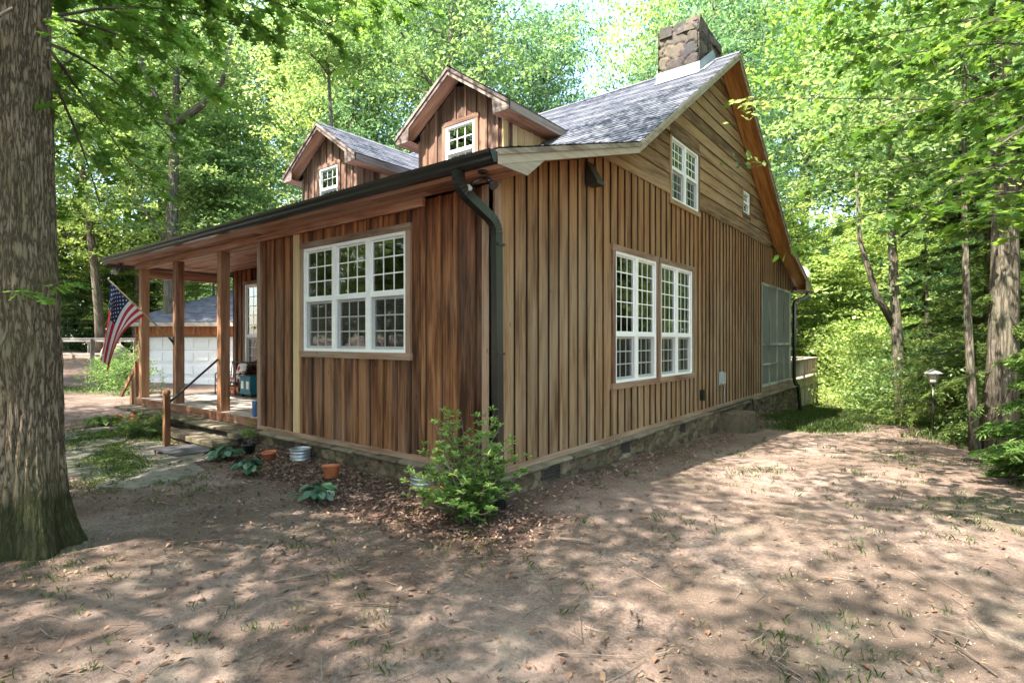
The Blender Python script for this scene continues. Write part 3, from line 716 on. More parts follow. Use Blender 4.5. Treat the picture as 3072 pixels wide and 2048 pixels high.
mb.prism([(.02, 3.62), (.035, 3.64), (.19, 3.36), (.19, 3.33), (.02, 3.33)], 1.79, 1.98, 'xz'); 
mb.build('wedge_wall_light', plain('bronze_lamp', (.03, .028, .022), .5), cabin)
# utility boxes, conduits
mb = MB(); mb.box(.02, .03, 7.13, 7.42, .43, .70); mb.box(.03, .10, 7.18, 7.34, .46, .68); mb.tube(arc([(.06, 7.3, .47), (.06, 7.36, .40), (.05, 7.36, .02)], 4, .04), .012, 8); mb.build('electric_box', GREYP, cabin)
mb = MB(); mb.box(.02, .10, 5.98, 6.10, .22, .42); mb.build('utility_box', BLACKM, cabin)
mb = MB(); mb.tube(arc([(.17, 6.6, -.0), (.17, 9.1, .0), (.19, 9.2, -.6)], 4, .08), .016, 8); mb.tube([(.16, 6.4, -.02), (.16, 9.0, .02)], .012, 8); mb.build('conduit', IRON, cabin)
# satellite dish
mb = MB(); c = Vector((.18, 14.55, 3.42)); mb.tube([(.1, 14.3, 3.18), (.12, 14.5, 3.35), c], .02, 8)
from mathutils import Matrix
R_ = Matrix.Rotation(rad(40), 3, 'Z') @ Matrix.Rotation(rad(62), 3, 'X')
mb.lathe([(.0, .0), (.10, .012), (.18, .035), (.24, .07), (.245, .065), (.18, .028), (0, -.008)], c, 24, rot=R_); mb.tube([c, c+R_ @ Vector((0, -.12, .3))], .01, 6); mb.build('satellite_dish', GREYP, cabin)

# porch ---------------------------------------------------------------------
mb = MB(); y = .0
while y < 1.79:
    mb.box(-10.0, -4.80, y+.002, min(y+.138, 1.80), .10, .13, 0); y += .14
mb.build('porch_floor', W_DECK, cabin)
mb = MB(); mb.box(-10.0, -4.81, -.03, -.002, -.01, .125, 0); mb.box(-10.03, -10.0, -.03, 1.8, -.01, .125, 1); mb.build('rim_joist', W_POST, cabin)
for x in (-6.22, -8.09, -9.87):
    mb = MB(); mb.box(x, x+.15, .0, .15, .13, 2.86); mb.build('post', W_POST, cabin)
mb = MB(); mb.box(-9.87, -4.8, .01, .14, 2.86, 2.96, 0); mb.box(-9.86, -9.73, .15, 1.8, 2.68, 2.86, 1); mb.build('beam', W_SOFF, cabin)
# screened back porch
mb = MB()
for k in range(5): a = 10.60+k*.8575-(.0 if k == 0 else .06 if k == 4 else .03); SD.box(mb, a, a+.06, -.05, .012, .14, 2.83)
for k in range(4):
    a0 = 10.66+k*.8575-(.0 if k == 0 else .03); a1 = 10.60+(k+1)*.8575-(.06 if k == 3 else .03)
    for z0, z1 in ((.14, .21), (1.21, 1.27), (2.76, 2.83)): SD.box(mb, a0, a1, -.045, .010, z0, z1, 'a')
    if k < 2: SD.box(mb, a0, a1, -.02, .03, .70, .74, 'a')
sp = mb.build('screen_frame', W_GREY, cabin)
mb = MB(); mb.face([(-.02, 10.6, .14), (-.02, 14.03, .14), (-.02, 14.03, 2.83), (-.02, 10.6, 2.83)]); mb.build('insect_screen', SCREEN, sp)
mb = MB()
for x in (-2.0, -4.0, -6.0): mb.box(x, x+.1, 13.9, 14.0, .1, 2.8)
mb.box(-9.5, -.04, 0.03, 14.0, .02, .08, mi=1); mb.build('house_floor', [W_GREY, INNER], cabin)
mb = MB()   # ceilings keep the rooms closed
mb.box(-9.46, -.04, .03, 10.5, 3.0, 3.03); mb.build('ceiling', INNER, cabin)
# ================================================================ GARAGE (faces the yard, turned toward the drive)
GC = (-20.95, 3.72, -.62)
gar = thing('garage', 'detached garage with white panelled door and hipped grey shingle roof behind the porch', 'garage', GC)
def GP(a, o, z): return (GC[0]+a*RX-o*VX, GC[1]+a*RY-o*VY, z+GC[2])
def gbox(mb, a0, a1, o0, o1, z0, z1, axis=2, **kw): mb.hexa([GP(a, o, z) for z in (z0, z1) for o in (o0, o1) for a in (a0, a1)], axis, **kw)
mb = MB(); gbox(mb, -.35, .12, -.1, 0, 0, 2.6); gbox(mb, 5.0, 6.2, -.1, 0, 0, 2.6); gbox(mb, .12, 5.0, -.1, 0, 2.12, 2.6); gbox(mb, -.35, -.25, -7, -.1, 0, 2.6); gbox(mb, 6.1, 6.2, -7, -.1, 0, 2.6); gbox(mb, -.3, 6.2, -7.1, -7, 0, 2.6)
a = -.3
while a < 6.2:
    gbox(mb, a, a+.045, .001, .02, 2.14 if .1 < a < 5 else 0, 2.6); a += .28
mb.build('wall', W_GAR, gar)
mb = MB()
for r in range(4):
    z0 = .02+r*.52; gbox(mb, .14, 4.98, -.10, -.06, z0+.004, z0+.516)
    for c in range(8):
        c0 = .14+c*.605; gbox(mb, c0+.06, c0+.545, -.06, -.035, z0+.10, z0+.42); 
mb.build('garage_door', WHITE, gar)
mb = MB(); gbox(mb, .05, .14, -.03, .03, 0, 2.12); gbox(mb, 4.98, 5.07, -.03, .03, 0, 2.12); gbox(mb, -.36, 5.2, -.0, .035, 2.12, 2.2); mb.build('door_trim', W_GAR, gar)
mb = MB(); e0, e1, z = -.75, 6.6, 2.66
shingles(mb, GP(e0, .45, z), GP(e1, .45, z), GP(3.0-.01, -3.5, z+1.95), GP(3.0+.01, -3.5, z+1.95)); shingles(mb, GP(e0, -7.4, z), GP(e0, .45, z), GP(2.99, -3.5, z+1.95), GP(3.0, -3.49, z+1.95)); shingles(mb, GP(e1, .45, z), GP(e1, -7.4, z), GP(3.0, -3.5, z+1.95), GP(3.01, -3.49, z+1.95))
mb.build('roof', SHING, gar)
mb = MB(); gbox(mb, e0, e1, .43, .46, z-.16, z-.01, 0); gbox(mb, e0-.02, e0, -7.4, .45, z-.16, z-.01, 0); gbox(mb, e0, e1, -.1, .43, z-.17, z-.15, 0); mb.build('fascia', W_RAKE, gar)
for a in (-.1, 5.3):
    mb = MB(); p = GP(a, .09, 1.75); mb.lathe([(.0, .30), (.05, .26), (.075, .22), (.08, .21), (.0, .205)], p, 6); mb.lathe([(.0, .0), (.05, .01), (.055, .03)], p, 6); mb.lathe([(.052, .03), (.068, .20)], p, 6, mi=1)
    mb.tube([GP(a, .0, 2.0), GP(a, .09, 2.05), GP(a, .09, 2.04)], .012, 6); mb.build('wall_lantern', [BLACKM, GLASSL], gar)

# ================================================================ BACK DECK
dk = thing('back_deck', 'raised wooden deck with railing and lattice skirt behind the cabin', 'deck', (-.3, 16, -1.2))
mb = MB(); mb.box(-6, -.25, 14.8, 20.6, -.04, .0, 0); mb.box(-6, -.28, 14.8, 20.5, -.32, -.04, 1); mb.build('deck_floor', W_RAKE, dk)
mb = MB()
mb.box(-.36, -.24, 15.1, 20.5, .64, .68, 1); mb.box(-6, -.3, 20.4, 20.5, .64, .68, 0); mb.box(-.32, -.28, 15.1, 20.5, .08, .12, 1)
y = 15.2
while y < 20.5: mb.box(-.32, -.28, y, y+.035, .08, .64); y += .12
for y in (15.1, 17.8, 20.4): mb.box(-.36, -.27, y, y+.09, -.3, .64)
x = -5.8
while x < -.4: mb.box(x, x+.035, 20.43, 20.47, .08, .64); x += .13
mb.build('railing', W_RAKE, dk)
mb = MB()
for k in range(56):
    y0 = 14.9+k*.1
    for s_ in (1, -1):
        ya, yb = (y0, y0+1.2) if s_ > 0 else (y0+1.2, y0); 
        if max(ya, yb) < 20.5: mb.bar((-.30+.006*s_, ya, -1.55), (-.30+.006*s_, yb, -.34), .008, .035, up=(0, 1, 0))
for y in (16.3, 17.8, 19.3, 20.4): mb.box(-.34, -.26, y, y+.09, -1.8, -.32)
mb.build('lattice', W_GREY, dk)
mb = MB(); mb.lathe([(.0, .75), (.28, .72), (.33, .5), (.36, .0), (.0, .0)], (-.85, 16.1, .0), 10); tag(mb.build('covered_grill', plain('grill_cover', (.34, .32, .36), .8), None, (-.85, 16.1, 0)), 'grill under a pale grey cover on the back deck', 'grill')

# ================================================================ STEPS, RAIL, MAT
st = thing('stone_steps', 'rough stone steps with moss leading up to the porch', 'steps', (-5.4, -.6, -.28))
rr = np.random.default_rng(5)
def slab(mb, poly, z0, z1, jit=.02, sub=5, seed=1, mi=0):
    rs = random.Random(seed); P = []
    for i in range(len(poly)):
        a, b = Vector(poly[i]).to_3d(), Vector(poly[(i+1) % len(poly)]).to_3d()
        for k in range(sub): q = a.lerp(b, k/sub); P.append((q.x+rs.uniform(-jit, jit), q.y+rs.uniform(-jit, jit)))
    c = (sum(p[0] for p in P)/len(P), sum(p[1] for p in P)/len(P)); N = len(P); r_ = rs.random()
    ins = [((p[0]-c[0])*.96+c[0], (p[1]-c[1])*.96+c[1]) for p in P]; zt = [z1+rs.uniform(-.006, .006) for _ in P]
    for i in range(N):
        j = (i+1) % N
        mb.face([(*P[j], z0), (*P[i], z0), (*P[i], z1-.018), (*P[j], z1-.018)][::-1], None, mi, r_, False)
        mb.face([(*P[i], z1-.018), (*P[j], z1-.018), (*ins[j], zt[j]), (*ins[i], zt[i])], None, mi, r_, False)
        mb.face([(*ins[i], zt[i]), (*ins[j], zt[j]), (*c, z1+.004)], None, mi, r_, False)
mb = MB(); slab(mb, [(-6.45, -.72), (-4.72, -.74), (-4.66, -.40), (-6.5, -.38)], -.205, -.135, .022, 8, 3); mb.build('lower_tread', CAP, st)
mb = MB(); slab(mb, [(-4.75, -.52), (-4.55, -.50), (-4.52, -.25), (-4.8, -.2)], -.09, -.03, .02, 5, 8); mb.build('side_stone', CAP, st)
for nm, P_, a0, a1 in (('riser', lambda a, o, z: (a-(-5.4), -.66-o+.6, z+.28), -6.4, -4.75), ('riser', lambda a, o, z: (-4.75+o+5.4, a+.6, z+.28), -.68, -.05)):
    stonewall(P_, a0, a1, -.42, -.14, .2, 21+int(a0), STONE, nm, st, .04, .02, .14)
mb = MB(); mb.box(-6.4, -4.76, -.63, -.06, -.4, -.16); mb.build('step_core', SLAB, st)
hr_ = thing('handrail', 'brown wooden newel post with a sloping metal handrail beside the porch steps', 'handrail', (-5.72, -.96, -.28))
mb = MB(); z0 = G(-5.72, -.96)-.1; mb.box(-5.76, -5.68, -1.0, -.92, z0, .50); mb.lathe([(.035, .50), (.05, .52), (.056, .55), (.045, .585), (.0, .61)], (-5.72, -.96, 0), 12); mb.build('newel_post', W_FRONT, hr_)
mb = MB(); mb.tube([(-5.72, -.92, .40), (-6.14, -.02, 1.02)], .018, 8); mb.build('rail', IRON, hr_)
sr = thing('side_handrail', 'short wooden handrail at the far end of the porch', 'handrail', (-10.15, .3, -.3))
mb = MB(); mb.box(-10.4, -10.3, .0, .1, -.5, .45); mb.box(-10.15, -10.06, .0, .1, -.3, .9); mb.build('newel_post', W_POST, sr)
mb = MB(); mb.bar((-11.1, .05, .1), (-10.0, .05, .92), .04, .09); mb.build('rail', W_POST, sr)
mb = MB(); x, y, z = frompix(425, 1040)
mb.hexa([(x+a*.80+b*.1, y+b*.52, G(x, y)+.035+c) for c in (0, .015) for b in (-.5, .5) for a in (-.5, .5)]); tag(mb.build('door_mat', MATB, None, (x, y, z)), 'dark rubber mat lying on the flagstones before the steps', 'mat')
# flagstone path
mb = MB(); k = 0
for (px, py) in ((430, 1052), (500, 1047), (360, 1062), (300, 1045), (250, 1066), (190, 1035), (330, 1025), (240, 1015), (175, 1075), (270, 1085), (180, 1002), (395, 1083), (330, 1098), (160, 1050), (235, 990)):
    x, y, z = frompix(px, py); r_ = random.Random(k*3); w, h = r_.uniform(.35, .6), r_.uniform(.28, .42); n = 6; a0 = r_.uniform(0, 6)
    poly = [(x+w*math.cos(a0+i*2*math.pi/n)*r_.uniform(.8, 1.15), y+h*math.sin(a0+i*2*math.pi/n)*r_.uniform(.8, 1.15)) for i in range(n)]
    slab(mb, poly, z-.05, z+.022, .012, 4, k); k += 1
tag(mb.build('path', stone_mat('flagstone', [(0, (.13, .12, .10)), (1, (.22, .195, .16))], .5)), kind='structure')

# ================================================================ PORCH FURNITURE
pf = .13
b = thing('porch_bench', 'black metal porch bench with red and white checked cushion', 'bench', (-8.75, 1.45, pf))
mb = MB()
for x in (-9.45, -8.5):
    mb.tube(arc([(x, 1.38, pf), (x, 1.38, pf+.48), (x, 1.72, pf+.48)], 5, .06), .012, 8); mb.tube([(x, 1.72, pf), (x, 1.73, pf+.36), (x, 1.765, pf+.72)], .012, 8); mb.tube([(x, 1.38, pf+.29), (x, 1.72, pf+.29)], .01, 8)
mb.tube([(-9.45, 1.765, pf+.72), (-8.5, 1.765, pf+.72)], .012, 8); mb.tube([(-9.45, 1.38, pf+.29), (-8.5, 1.38, pf+.29)], .012, 8); mb.tube([(-9.45, 1.38, pf+.15), (-8.5, 1.38, pf+.15)], .007, 8)
for k in range(1, 9): mb.tube([(-9.45+k*.106, 1.72, pf+.31), (-9.45+k*.106, 1.765, pf+.72)], .006, 6)
mb.build('frame', IRON, b)
mb = MB()
for i in range(20):
    for j in range(8): mb.box(-9.43+i*.046, -9.384+i*.046, 1.39+j*.04, 1.43+j*.04, pf+.30, pf+.36+.004*math.sin(i)*math.cos(j), mi=(i+j) % 2)
mb.build('cushion', [RED, CLOTHW], b)
def pillow(c, w, h, d, mats, rot, name, lab, cat):
    V = []; n = 12; F = []
    for sgn in (1, -1):
        for i in range(n+1):
            for j in range(n+1):
                u, v = i/n*2-1, j/n*2-1; t = max(0, (1-u**4)*(1-v**4))**.5; V.append(rot @ Vector((u*w/2*(1-.06*v*v), sgn*d/2*t, v*h/2*(1-.06*u*u)))+Vector((0, 0, 0)))
        o = 0 if sgn == 1 else (n+1)**2
        F += [[o+i*(n+1)+j, o+i*(n+1)+j+1, o+(i+1)*(n+1)+j+1, o+(i+1)*(n+1)+j][::sgn] for i in range(n) for j in range(n)]
    me = bpy.data.meshes.new(name); me.from_pydata(V, [], F)
    for m in mats: me.materials.append(m)
    for q, p in enumerate(me.polygons):
        p.use_smooth = True; i, j = (q % (n*n))//n, q % n; p.material_index = 1 if ((i-4)**2+(j-7)**2 < 5 or (i-8)**2+(j-3)**2 < 4) and len(mats) > 1 else 0
    return tag(newobj(name, me, None, c), lab, cat)
pillow((-8.72, 1.63, pf+.53), .36, .36, .12, [CLOTHW, RED], Matrix.Rotation(rad(-14), 3, 'X'), 'throw_pillow', 'white pillow with a red pattern leaning on the porch bench', 'pillow')
cb = thing('teal_cabinet', 'small teal two-door cabinet on wheels standing on the porch', 'cabinet', (-7.95, 1.25, pf))
mb = MB(); X0_, X1_, Y0_, Y1_ = -8.40, -7.92, 1.44, 1.74
mb.box(X0_, X1_, Y0_, Y1_, pf+.08, pf+.43); mb.box(X0_-.03, X1_+.03, Y0_-.03, Y1_+.02, pf+.43, pf+.455); mb.box(X0_-.015, X1_+.015, Y0_-.015, Y1_, pf+.06, pf+.10); mb.build('body', TEAL, cb)
for i in range(2):
    x0 = X0_+.03+i*.225; mb = MB(); mb.box(x0, x0+.215, Y0_-.018, Y0_-.001, pf+.115, pf+.41); dd = mb.build('door', TEAL, cb); mb = MB(); mb.box(x0+.055, x0+.16, Y0_-.022, Y0_-.0185, pf+.18, pf+.34); mb.build('panel', CLOTHW, dd)
mb = MB(); mb.box(X1_+.001, X1_+.012, Y0_+.06, Y1_-.06, pf+.13, pf+.40); mb.build('side_panel', TEAL, cb)
for x in (X0_+.04, X1_-.04):
    for y in (Y0_+.04, Y1_-.04): mb = MB(); mb.tube([(x-.012, y, pf+.03), (x+.012, y, pf+.03)], .03, 12, smooth=False); mb.box(x-.008, x+.008, y-.012, y+.012, pf+.05, pf+.09); mb.build('caster', BRASS if 'BRASS' in globals() else IRON, cb)
wg = thing('toy_wagon', 'old red wooden wagon under the porch bench', 'wagon', (-8.9, 1.4, pf))
mb = MB(); 
for k, zz in enumerate((.12, .20)): mb.box(-9.2, -8.56, 1.47, 1.48, pf+zz*.7, pf+zz*.7+.04, 0); mb.box(-9.2, -8.56, 1.70, 1.71, pf+zz*.7, pf+zz*.7+.04, 0); mb.box(-8.57, -8.56, 1.48, 1.70, pf+zz*.7, pf+zz*.7+.04, 1)
mb.box(-9.2, -8.56, 1.48, 1.70, pf+.07, pf+.19, 0); mb.build('body', W_GAR, wg)
for x in (-9.05, -8.68):
    for y in (1.44, 1.72): mb = MB(); mb.tube([(x, y, pf+.06), (x, y+.022, pf+.06)], .06, 16, smooth=False); mb.build('wheel', RED, wg)
mb = MB(); mb.lathe([(.0, .0), (.035, .0), (.045, .05), (.042, .2), (.05, .25), (.046, .25), (.036, .2), (.0, .02)], (-5.03, .06, pf), 18); tag(mb.build('blue_tumbler', BLUE, None, (-5.03, .06, pf)), 'tall blue enamel tumbler at the edge of the porch floor', 'tumbler')

# ================================================================ FLAG
fl = thing('flag_on_pole', 'American flag hanging from an angled pole on the middle porch post', 'flag', (-8.05, -.03, 1.34))
B0 = Vector((-8.05, -.02, 1.34)); T0 = Vector((-7.86, -1.10, 2.40)); 
mb = MB(); mb.tube([B0, T0], .013, 10); mb.lathe([(.0, .05), (.018, .03), (.022, .0), (.0, -.01)], T0, 10, mi=1); mb.build('pole', [W_CREAM, GALV], fl)
mb = MB(); mb.box(-8.08, -8.02, -.012, -.001, 1.26, 1.42); mb.tube([B0-Vector((0, -.01, .03)), B0+(T0-B0).normalized()*.09], .022, 10); mb.build('bracket', IRON, fl)
def flagP(s, t):
    H = T0.lerp(B0, .02+s*.54); hx, hy = H.x, H.y
    g = 1-math.exp(-t*3.0); yy = T0.y+.02; ny = (hy-yy)*(1-.66*g); 
    fold = .055*math.sin(s*9.5+t*2)*min(1, t*2.5)
    dz = t*1.26*(1-.10*s); sw = .10*math.sin(s*6.3+.4)*g
    return Vector((hx+fold+sw*.9-.10*t*s, yy+ny+.03*math.cos(s*9.5)*min(1, t*3)-.16*t, H.z-dz+.12*s*g))
NS, NTt = 13*4, 60; V = []; F = []; fm = []
for i in range(NS+1):
    for j in range(NTt+1): V.append(flagP(i/NS, j/NTt)-Vector((-8.05, -.03, 1.34)))
for i in range(NS):
    for j in range(NTt):
        F.append([i*(NTt+1)+j, i*(NTt+1)+j+1, (i+1)*(NTt+1)+j+1, (i+1)*(NTt+1)+j]); s_ = i//4; fm.append(2 if s_ < 7 and j < .40*NTt else (0 if s_ % 2 == 0 else 1))
me = npmesh('flag_cloth', V, F, [FRED, FWHITE, NAVY], fm, smooth=True); fc = newobj('flag_cloth', me, fl)
mb = MB()
for r in range(9):
    for c in range(6 if r % 2 == 0 else 5):
        s0 = (r+1)/10*7/13; t0 = ((c+.5 if r % 2 == 0 else c+1)/6)*.40
        for sg in (-1, 1):
            ct = flagP(s0, t0); e1 = (flagP(s0+.01, t0)-ct)/.01; e2 = (flagP(s0, t0+.01)-ct)/.01; nn = e1.cross(e2).normalized()*.004*sg
            pts = []
            for k in range(10): a = k*math.pi/5; r0 = .020 if k % 2 == 0 else .009; pts.append(flagP(s0+r0*math.sin(a)*1.15, t0+r0*math.cos(a)*.75)+nn)
            for k in range(10): mb.face([ct+nn, pts[k], pts[(k+1) % 10]])
mb.build('stars', FWHITE, fc)

# ================================================================ POTS, TUBS
def pot(x, y, r, h, lab, tilt=0, ax=0, name='terracotta_pot', mat=None, mats=None, grp='terracotta pots in the bed'):
    z = G(x, y)+.01; mb = MB(); R_ = Matrix.Rotation(tilt, 3, Vector((math.cos(ax), math.sin(ax), 0)))
    mb.lathe([(0, 0), (r*.68, 0), (r*.9, h*.76), (r, h*.77), (r*1.02, h), (r*.93, h), (r*.85, h*.75), (r*.62, .02), (0, .02)], (x, y, z+(r*.68*abs(math.sin(tilt)))), 28, rot=R_)
    return tag(mb.build(name, mat or TERRA, None, (x, y, z)), lab, 'pot', grp)
x, y, _ = frompix(619, 1056); pot(x, y, .095, .10, 'shallow terracotta pot on the mulch near the black nursery pot', rad(4))
x, y, _ = frompix(761, 1104); pot(x, y, .105, .155, 'deep terracotta pot tipped to the left on the mulch', rad(16), rad(235))
x, y, _ = frompix(998, 1146); pot(x, y, .105, .09, 'terracotta pot half hidden by the corner shrub', rad(6))
def tub(px, py, lab, r=.135, h=.14):
    x, y, _ = frompix(px, py); z = G(x, y)-.01; mb = MB()
    pr = [(0, .0), (r*.94, 0)]+[(r*(.94+.03*(k/14))+.008*math.sin(k*1.35), h*k/14) for k in range(15)]+[(r*1.03, h), (r*1.03, h+.012), (r*.98, h+.012), (r*.93, h*.5), (r*.93, .03)]
    mb.lathe(pr, (x, y, z), 36); o = tag(mb.build('steel_tub', GALV, None, (x, y, z)), lab, 'tub', 'galvanised tubs against the foundation')
    mb = MB(); mb.lathe([(0, h*.55), (r*.95, h*.55)], (x, y, z), 24); mb.build('soil', plain('soil', (.03, .022, .016), .95), o); return o
tub(690, 1053, 'galvanised steel tub beneath the big front window'); tub(972, 1118, 'galvanised steel tub behind the corner shrub', .145, .16)
x, y, _ = frompix(572, 1042); BP = (x, y); pot(x, y, .10, .14, 'black plastic nursery pot beside the stone steps', 0, name='nursery_pot', mat=BLACKP, grp='nursery pots')
for px, py, r, lab, tl in ((300, 978, .085, 'terracotta pot by the far end of the porch ledge', 1.4), (262, 976, .08, 'terracotta pot lying among leaves near the hosta by the far porch end', 1.5), (345, 985, .085, 'terracotta pot on its side in the weeds under the porch ledge', 1.45)):
    x, y, _ = frompix(px, py); pot(x, y, r, .14, lab, rad(8) if tl < 0 else tl*.6, rad(200))
# stone block by the foundation
mb = MB(); x, y, z = frompix(1680, 985)
bx = thing('stone_block', 'squat mossy stone block against the long side foundation', 'stone block', (.35, 7.35, -.55))
stonewall(lambda a, o, z: (a-.35, 7.05-o-7.35, z+.55), .08, .58, -.75, -.14, .25, 31, STONE, 'front_face', bx, .04, .02); stonewall(lambda a, o, z: (.56+o-.35, a-7.35, z+.55), 7.02, 7.68, -.75, -.14, .3, 32, STONE, 'side_face', bx, .04, .02)
mb = MB(); slab(mb, [(.02, 7.0), (.60, 7.0), (.60, 7.7), (.02, 7.7)], -.5, -.11, .02, 5, 77); mb.build('top_slab', STONE, bx)
# garden lantern
lx, ly, lz = frompix(2143, 1005)
ln = thing('garden_lantern', 'garden lantern on a thin dark pole among the bushes to the right', 'lantern', (lx, ly, lz))
mb = MB(); mb.tube([(lx, ly, lz-.1), (lx, ly, lz+1.08)], .018, 8); mb.build('pole', BLACKM, ln)
mb = MB(); mb.lathe([(.02, 1.08), (.08, 1.10), (.085, 1.12)], (lx, ly, lz), 6); mb.lathe([(.0, 1.38), (.03, 1.36), (.17, 1.29), (.17, 1.28), (.0, 1.28)], (lx, ly, lz), 6); mb.build('lantern_cap', LANTC, ln)
mb = MB(); mb.lathe([(.075, 1.12), (.11, 1.28)], (lx, ly, lz), 6); mb.build('lantern_glass', GLASSL, ln)
# garden enclosure far left
ge = thing('garden_enclosure', 'wooden post and rail garden enclosure at the edge of the woods', 'fence', (-31, 4, -.4))
def fp(px, d): lat = (px-1176)/1260*d; return CAM[0]+d*VX+lat*RX, CAM[1]+d*VY+lat*RY
mb = MB(); 
for px, d in ((20, 27.5), (127, 30), (212, 27.5), (330, 27.5), (140, 36), (205, 38), (270, 37), (310, 36), (60, 36)):
    x, y = fp(px, d); o = MB(); o.box(x-.08, x+.08, y-.08, y+.08, G(x, y)-.1, 1.42 if d < 32 else 1.30); o.build('post', W_GREY, ge)
for (pa, da), (pb, db), z in (((20, 27.5), (212, 27.5), 1.42), ((212, 27.5), (330, 27.5), 1.42), ((60, 36), (310, 36), 1.30), ((60, 36), (310, 36), .45), ((127, 30), (140, 36), 1.36)):
    a, b_ = fp(pa, da), fp(pb, db); o = MB(); o.bar((*a, z), (*b_, z), .09, .10); o.build('rail', W_GREY, ge)
x, y = fp(262, 34.5); mb = MB(); mb.lathe([(.0, .95), (.35, .90), (.62, .62), (.72, .3), (.74, .0)], (x, y, G(x, y)), 16); tag(mb.build('garden_mound', plain('pale_tarp', (.40, .34, .25), .9, var=.3, scale=3), None, (x, y, G(x, y))), 'pale rounded mound inside the garden enclosure', 'mound')
# ================================================================ VEGETATION
def rotframes(n, up=.6, jit=.8, r=rng):
    N = r.normal(0, jit, (n, 3)); N[:, 2] += up; N /= np.linalg.norm(N, axis=1, keepdims=True)+1e-9
    A = r.normal(0, 1, (n, 3)); A -= N*(A*N).sum(1, keepdims=True); A /= np.linalg.norm(A, axis=1, keepdims=True)+1e-9
    return A, np.cross(N, A), N
T_SIMPLE = (np.array([(-.5, 0, 0), (-.05, -.27, .05), (.5, 0, -.06), (-.05, .27, .05)]), [[0, 1, 2, 3]])
_h = [(0, .5, .03), (.10, .36, .2), (.17, .2, .22), (.26, .46, .08), (.33, .17, .25)]
OAKP = [(-.5, .02), (-.36, .05), (-.30, .20), (-.16, .24), (-.12, .08), (-.02, .10), (.06, .34), (.22, .36), (.18, .12), (.30, .12), (.40, .26), (.47, .12), (.52, 0)]
OAKP = [(-.5, -.0)]+[(x, y) for x, y in OAKP]+[(x, -y) for x, y in OAKP[::-1][1:]]
T_OAK = (np.array([(x, y, .10*abs(y)+.06*(x*x)) for x, y in OAKP]), [list(range(len(OAKP)))])
MAPP = [(-.45, 0), (-.25, .10), (-.30, .38), (-.10, .30), (.05, .52), (.12, .26), (.34, .34), (.30, .14), (.55, 0)]
MAPP = MAPP+[(x, -y) for x, y in MAPP[::-1][1:-1]]
T_MAP = (np.array([(x, y, .16*abs(y)-.12*x*x) for x, y in MAPP]), [list(range(len(MAPP)))])
T_THIN = (np.array([(-.5, 0, 0), (0, -.10, .02), (.5, 0, -.04), (0, .10, .02)]), [[0, 1, 2, 3]])
T_OVAL = (np.array([(-.5, 0, 0), (-.3, -.12, .04), (.05, -.19, .05), (.35, -.11, 0), (.5, 0, -.05), (.35, .11, 0), (.05, .19, .05), (-.3, .12, .04)]), [[0, 1, 2, 3, 4, 5, 6, 7]])
def leaves(name, P, size, mats, T=T_SIMPLE, up=.6, jit=.8, frames=None, rnd=None, r=rng):
    tv, tf = T; n = len(P); A, B, N = frames if frames else rotframes(n, up, jit, r)
    s = np.asarray(size).reshape(-1, 1, 1) if hasattr(size, '__len__') else size
    V = (A[:, None, :]*tv[None, :, :1]+B[:, None, :]*tv[None, :, 1:2]+N[:, None, :]*tv[None, :, 2:3])*s+np.asarray(P)[:, None, :]
    k = len(tv); F = (np.arange(n)[:, None, None]*k+np.array(tf)[None]).reshape(-1, len(tf[0]))
    rn = r.random(n) if rnd is None else rnd
    return npmesh(name, V.reshape(-1, 3), F, mats, rnd=np.repeat(rn, len(tf)))
def limbtree(r, H, r0, cb, cr, nl, lean=.03):
    """trunk + limbs as tubes; returns MB and list of twig points"""
    mb = MB(); tips = []; n = 9; lx, ly = r.normal(0, lean, 2); ph = r.uniform(0, 6)
    tr = [Vector((lx*z+.12*math.sin(z*.35+ph), ly*z+.12*math.cos(z*.3+ph), z)) for z in np.linspace(-.3, H*.93, n)]
    rs = [r0*(1.25 if i == 0 else 1-.86*i/(n-1)) for i in range(n)]; mb.tube(tr, rs, 10)
    at = lambda z: tr[min(n-1, int(max(0, z)/(H*.93)*(n-1)))].lerp(tr[min(n-1, int(max(0, z)/(H*.93)*(n-1))+1)], .5)
    for k in range(nl):
        z = cb+(H*.9-cb)*(k/nl)**.85; b = at(z); a = k*2.4+r.uniform(-.5, .5); L = cr*(1.0-.55*(z-cb)/(H-cb))*r.uniform(.7, 1.05); rz_ = r.uniform(.25, .9)
        p = [b]; d = Vector((math.cos(a), math.sin(a), rz_)).normalized()
        for q in range(4): d = (d+Vector(r.normal(0, .16, 3))).normalized(); p.append(p[-1]+d*L/4)
        rr_ = r0*.34*(1-.6*(z/H)); mb.tube(p, [rr_, rr_*.8, rr_*.6, rr_*.42, rr_*.2], 6)
        tips += p[2:]
        for q in range(3):
            s0 = p[r.integers(1, 4)]; d2 = (d+Vector(r.normal(0, .7, 3))).normalized(); p2 = [s0, s0+d2*L*.22, s0+d2*L*.42+Vector((0, 0, -.05))]; mb.tube(p2, [rr_*.4, rr_*.25, rr_*.1], 5); tips += p2[1:]
    tips += [tr[-1], tr[-2]]
    return mb, tips
def clumped(r, tips, n, sig, flat=.5, sub=7):
    t = np.array([tuple(p) for p in tips]); c = np.repeat(t, sub, 0)+r.normal(0, 1, (len(t)*sub, 3))*sig*np.array([1, 1, flat])*1.2
    w = r.random(len(c))**1.5+.1; w /= w.sum(); k = r.choice(len(c), n, p=w); ss = sig*.36
    P = c[k]+r.normal(0, 1, (n, 3))*ss*np.array([1, 1, flat*.55]); tone = np.clip(.5+.30*(r.random(len(c))-.5)[k]*2+r.normal(0, .16, n), 0, 1)
    return P, tone
PROTO = {}
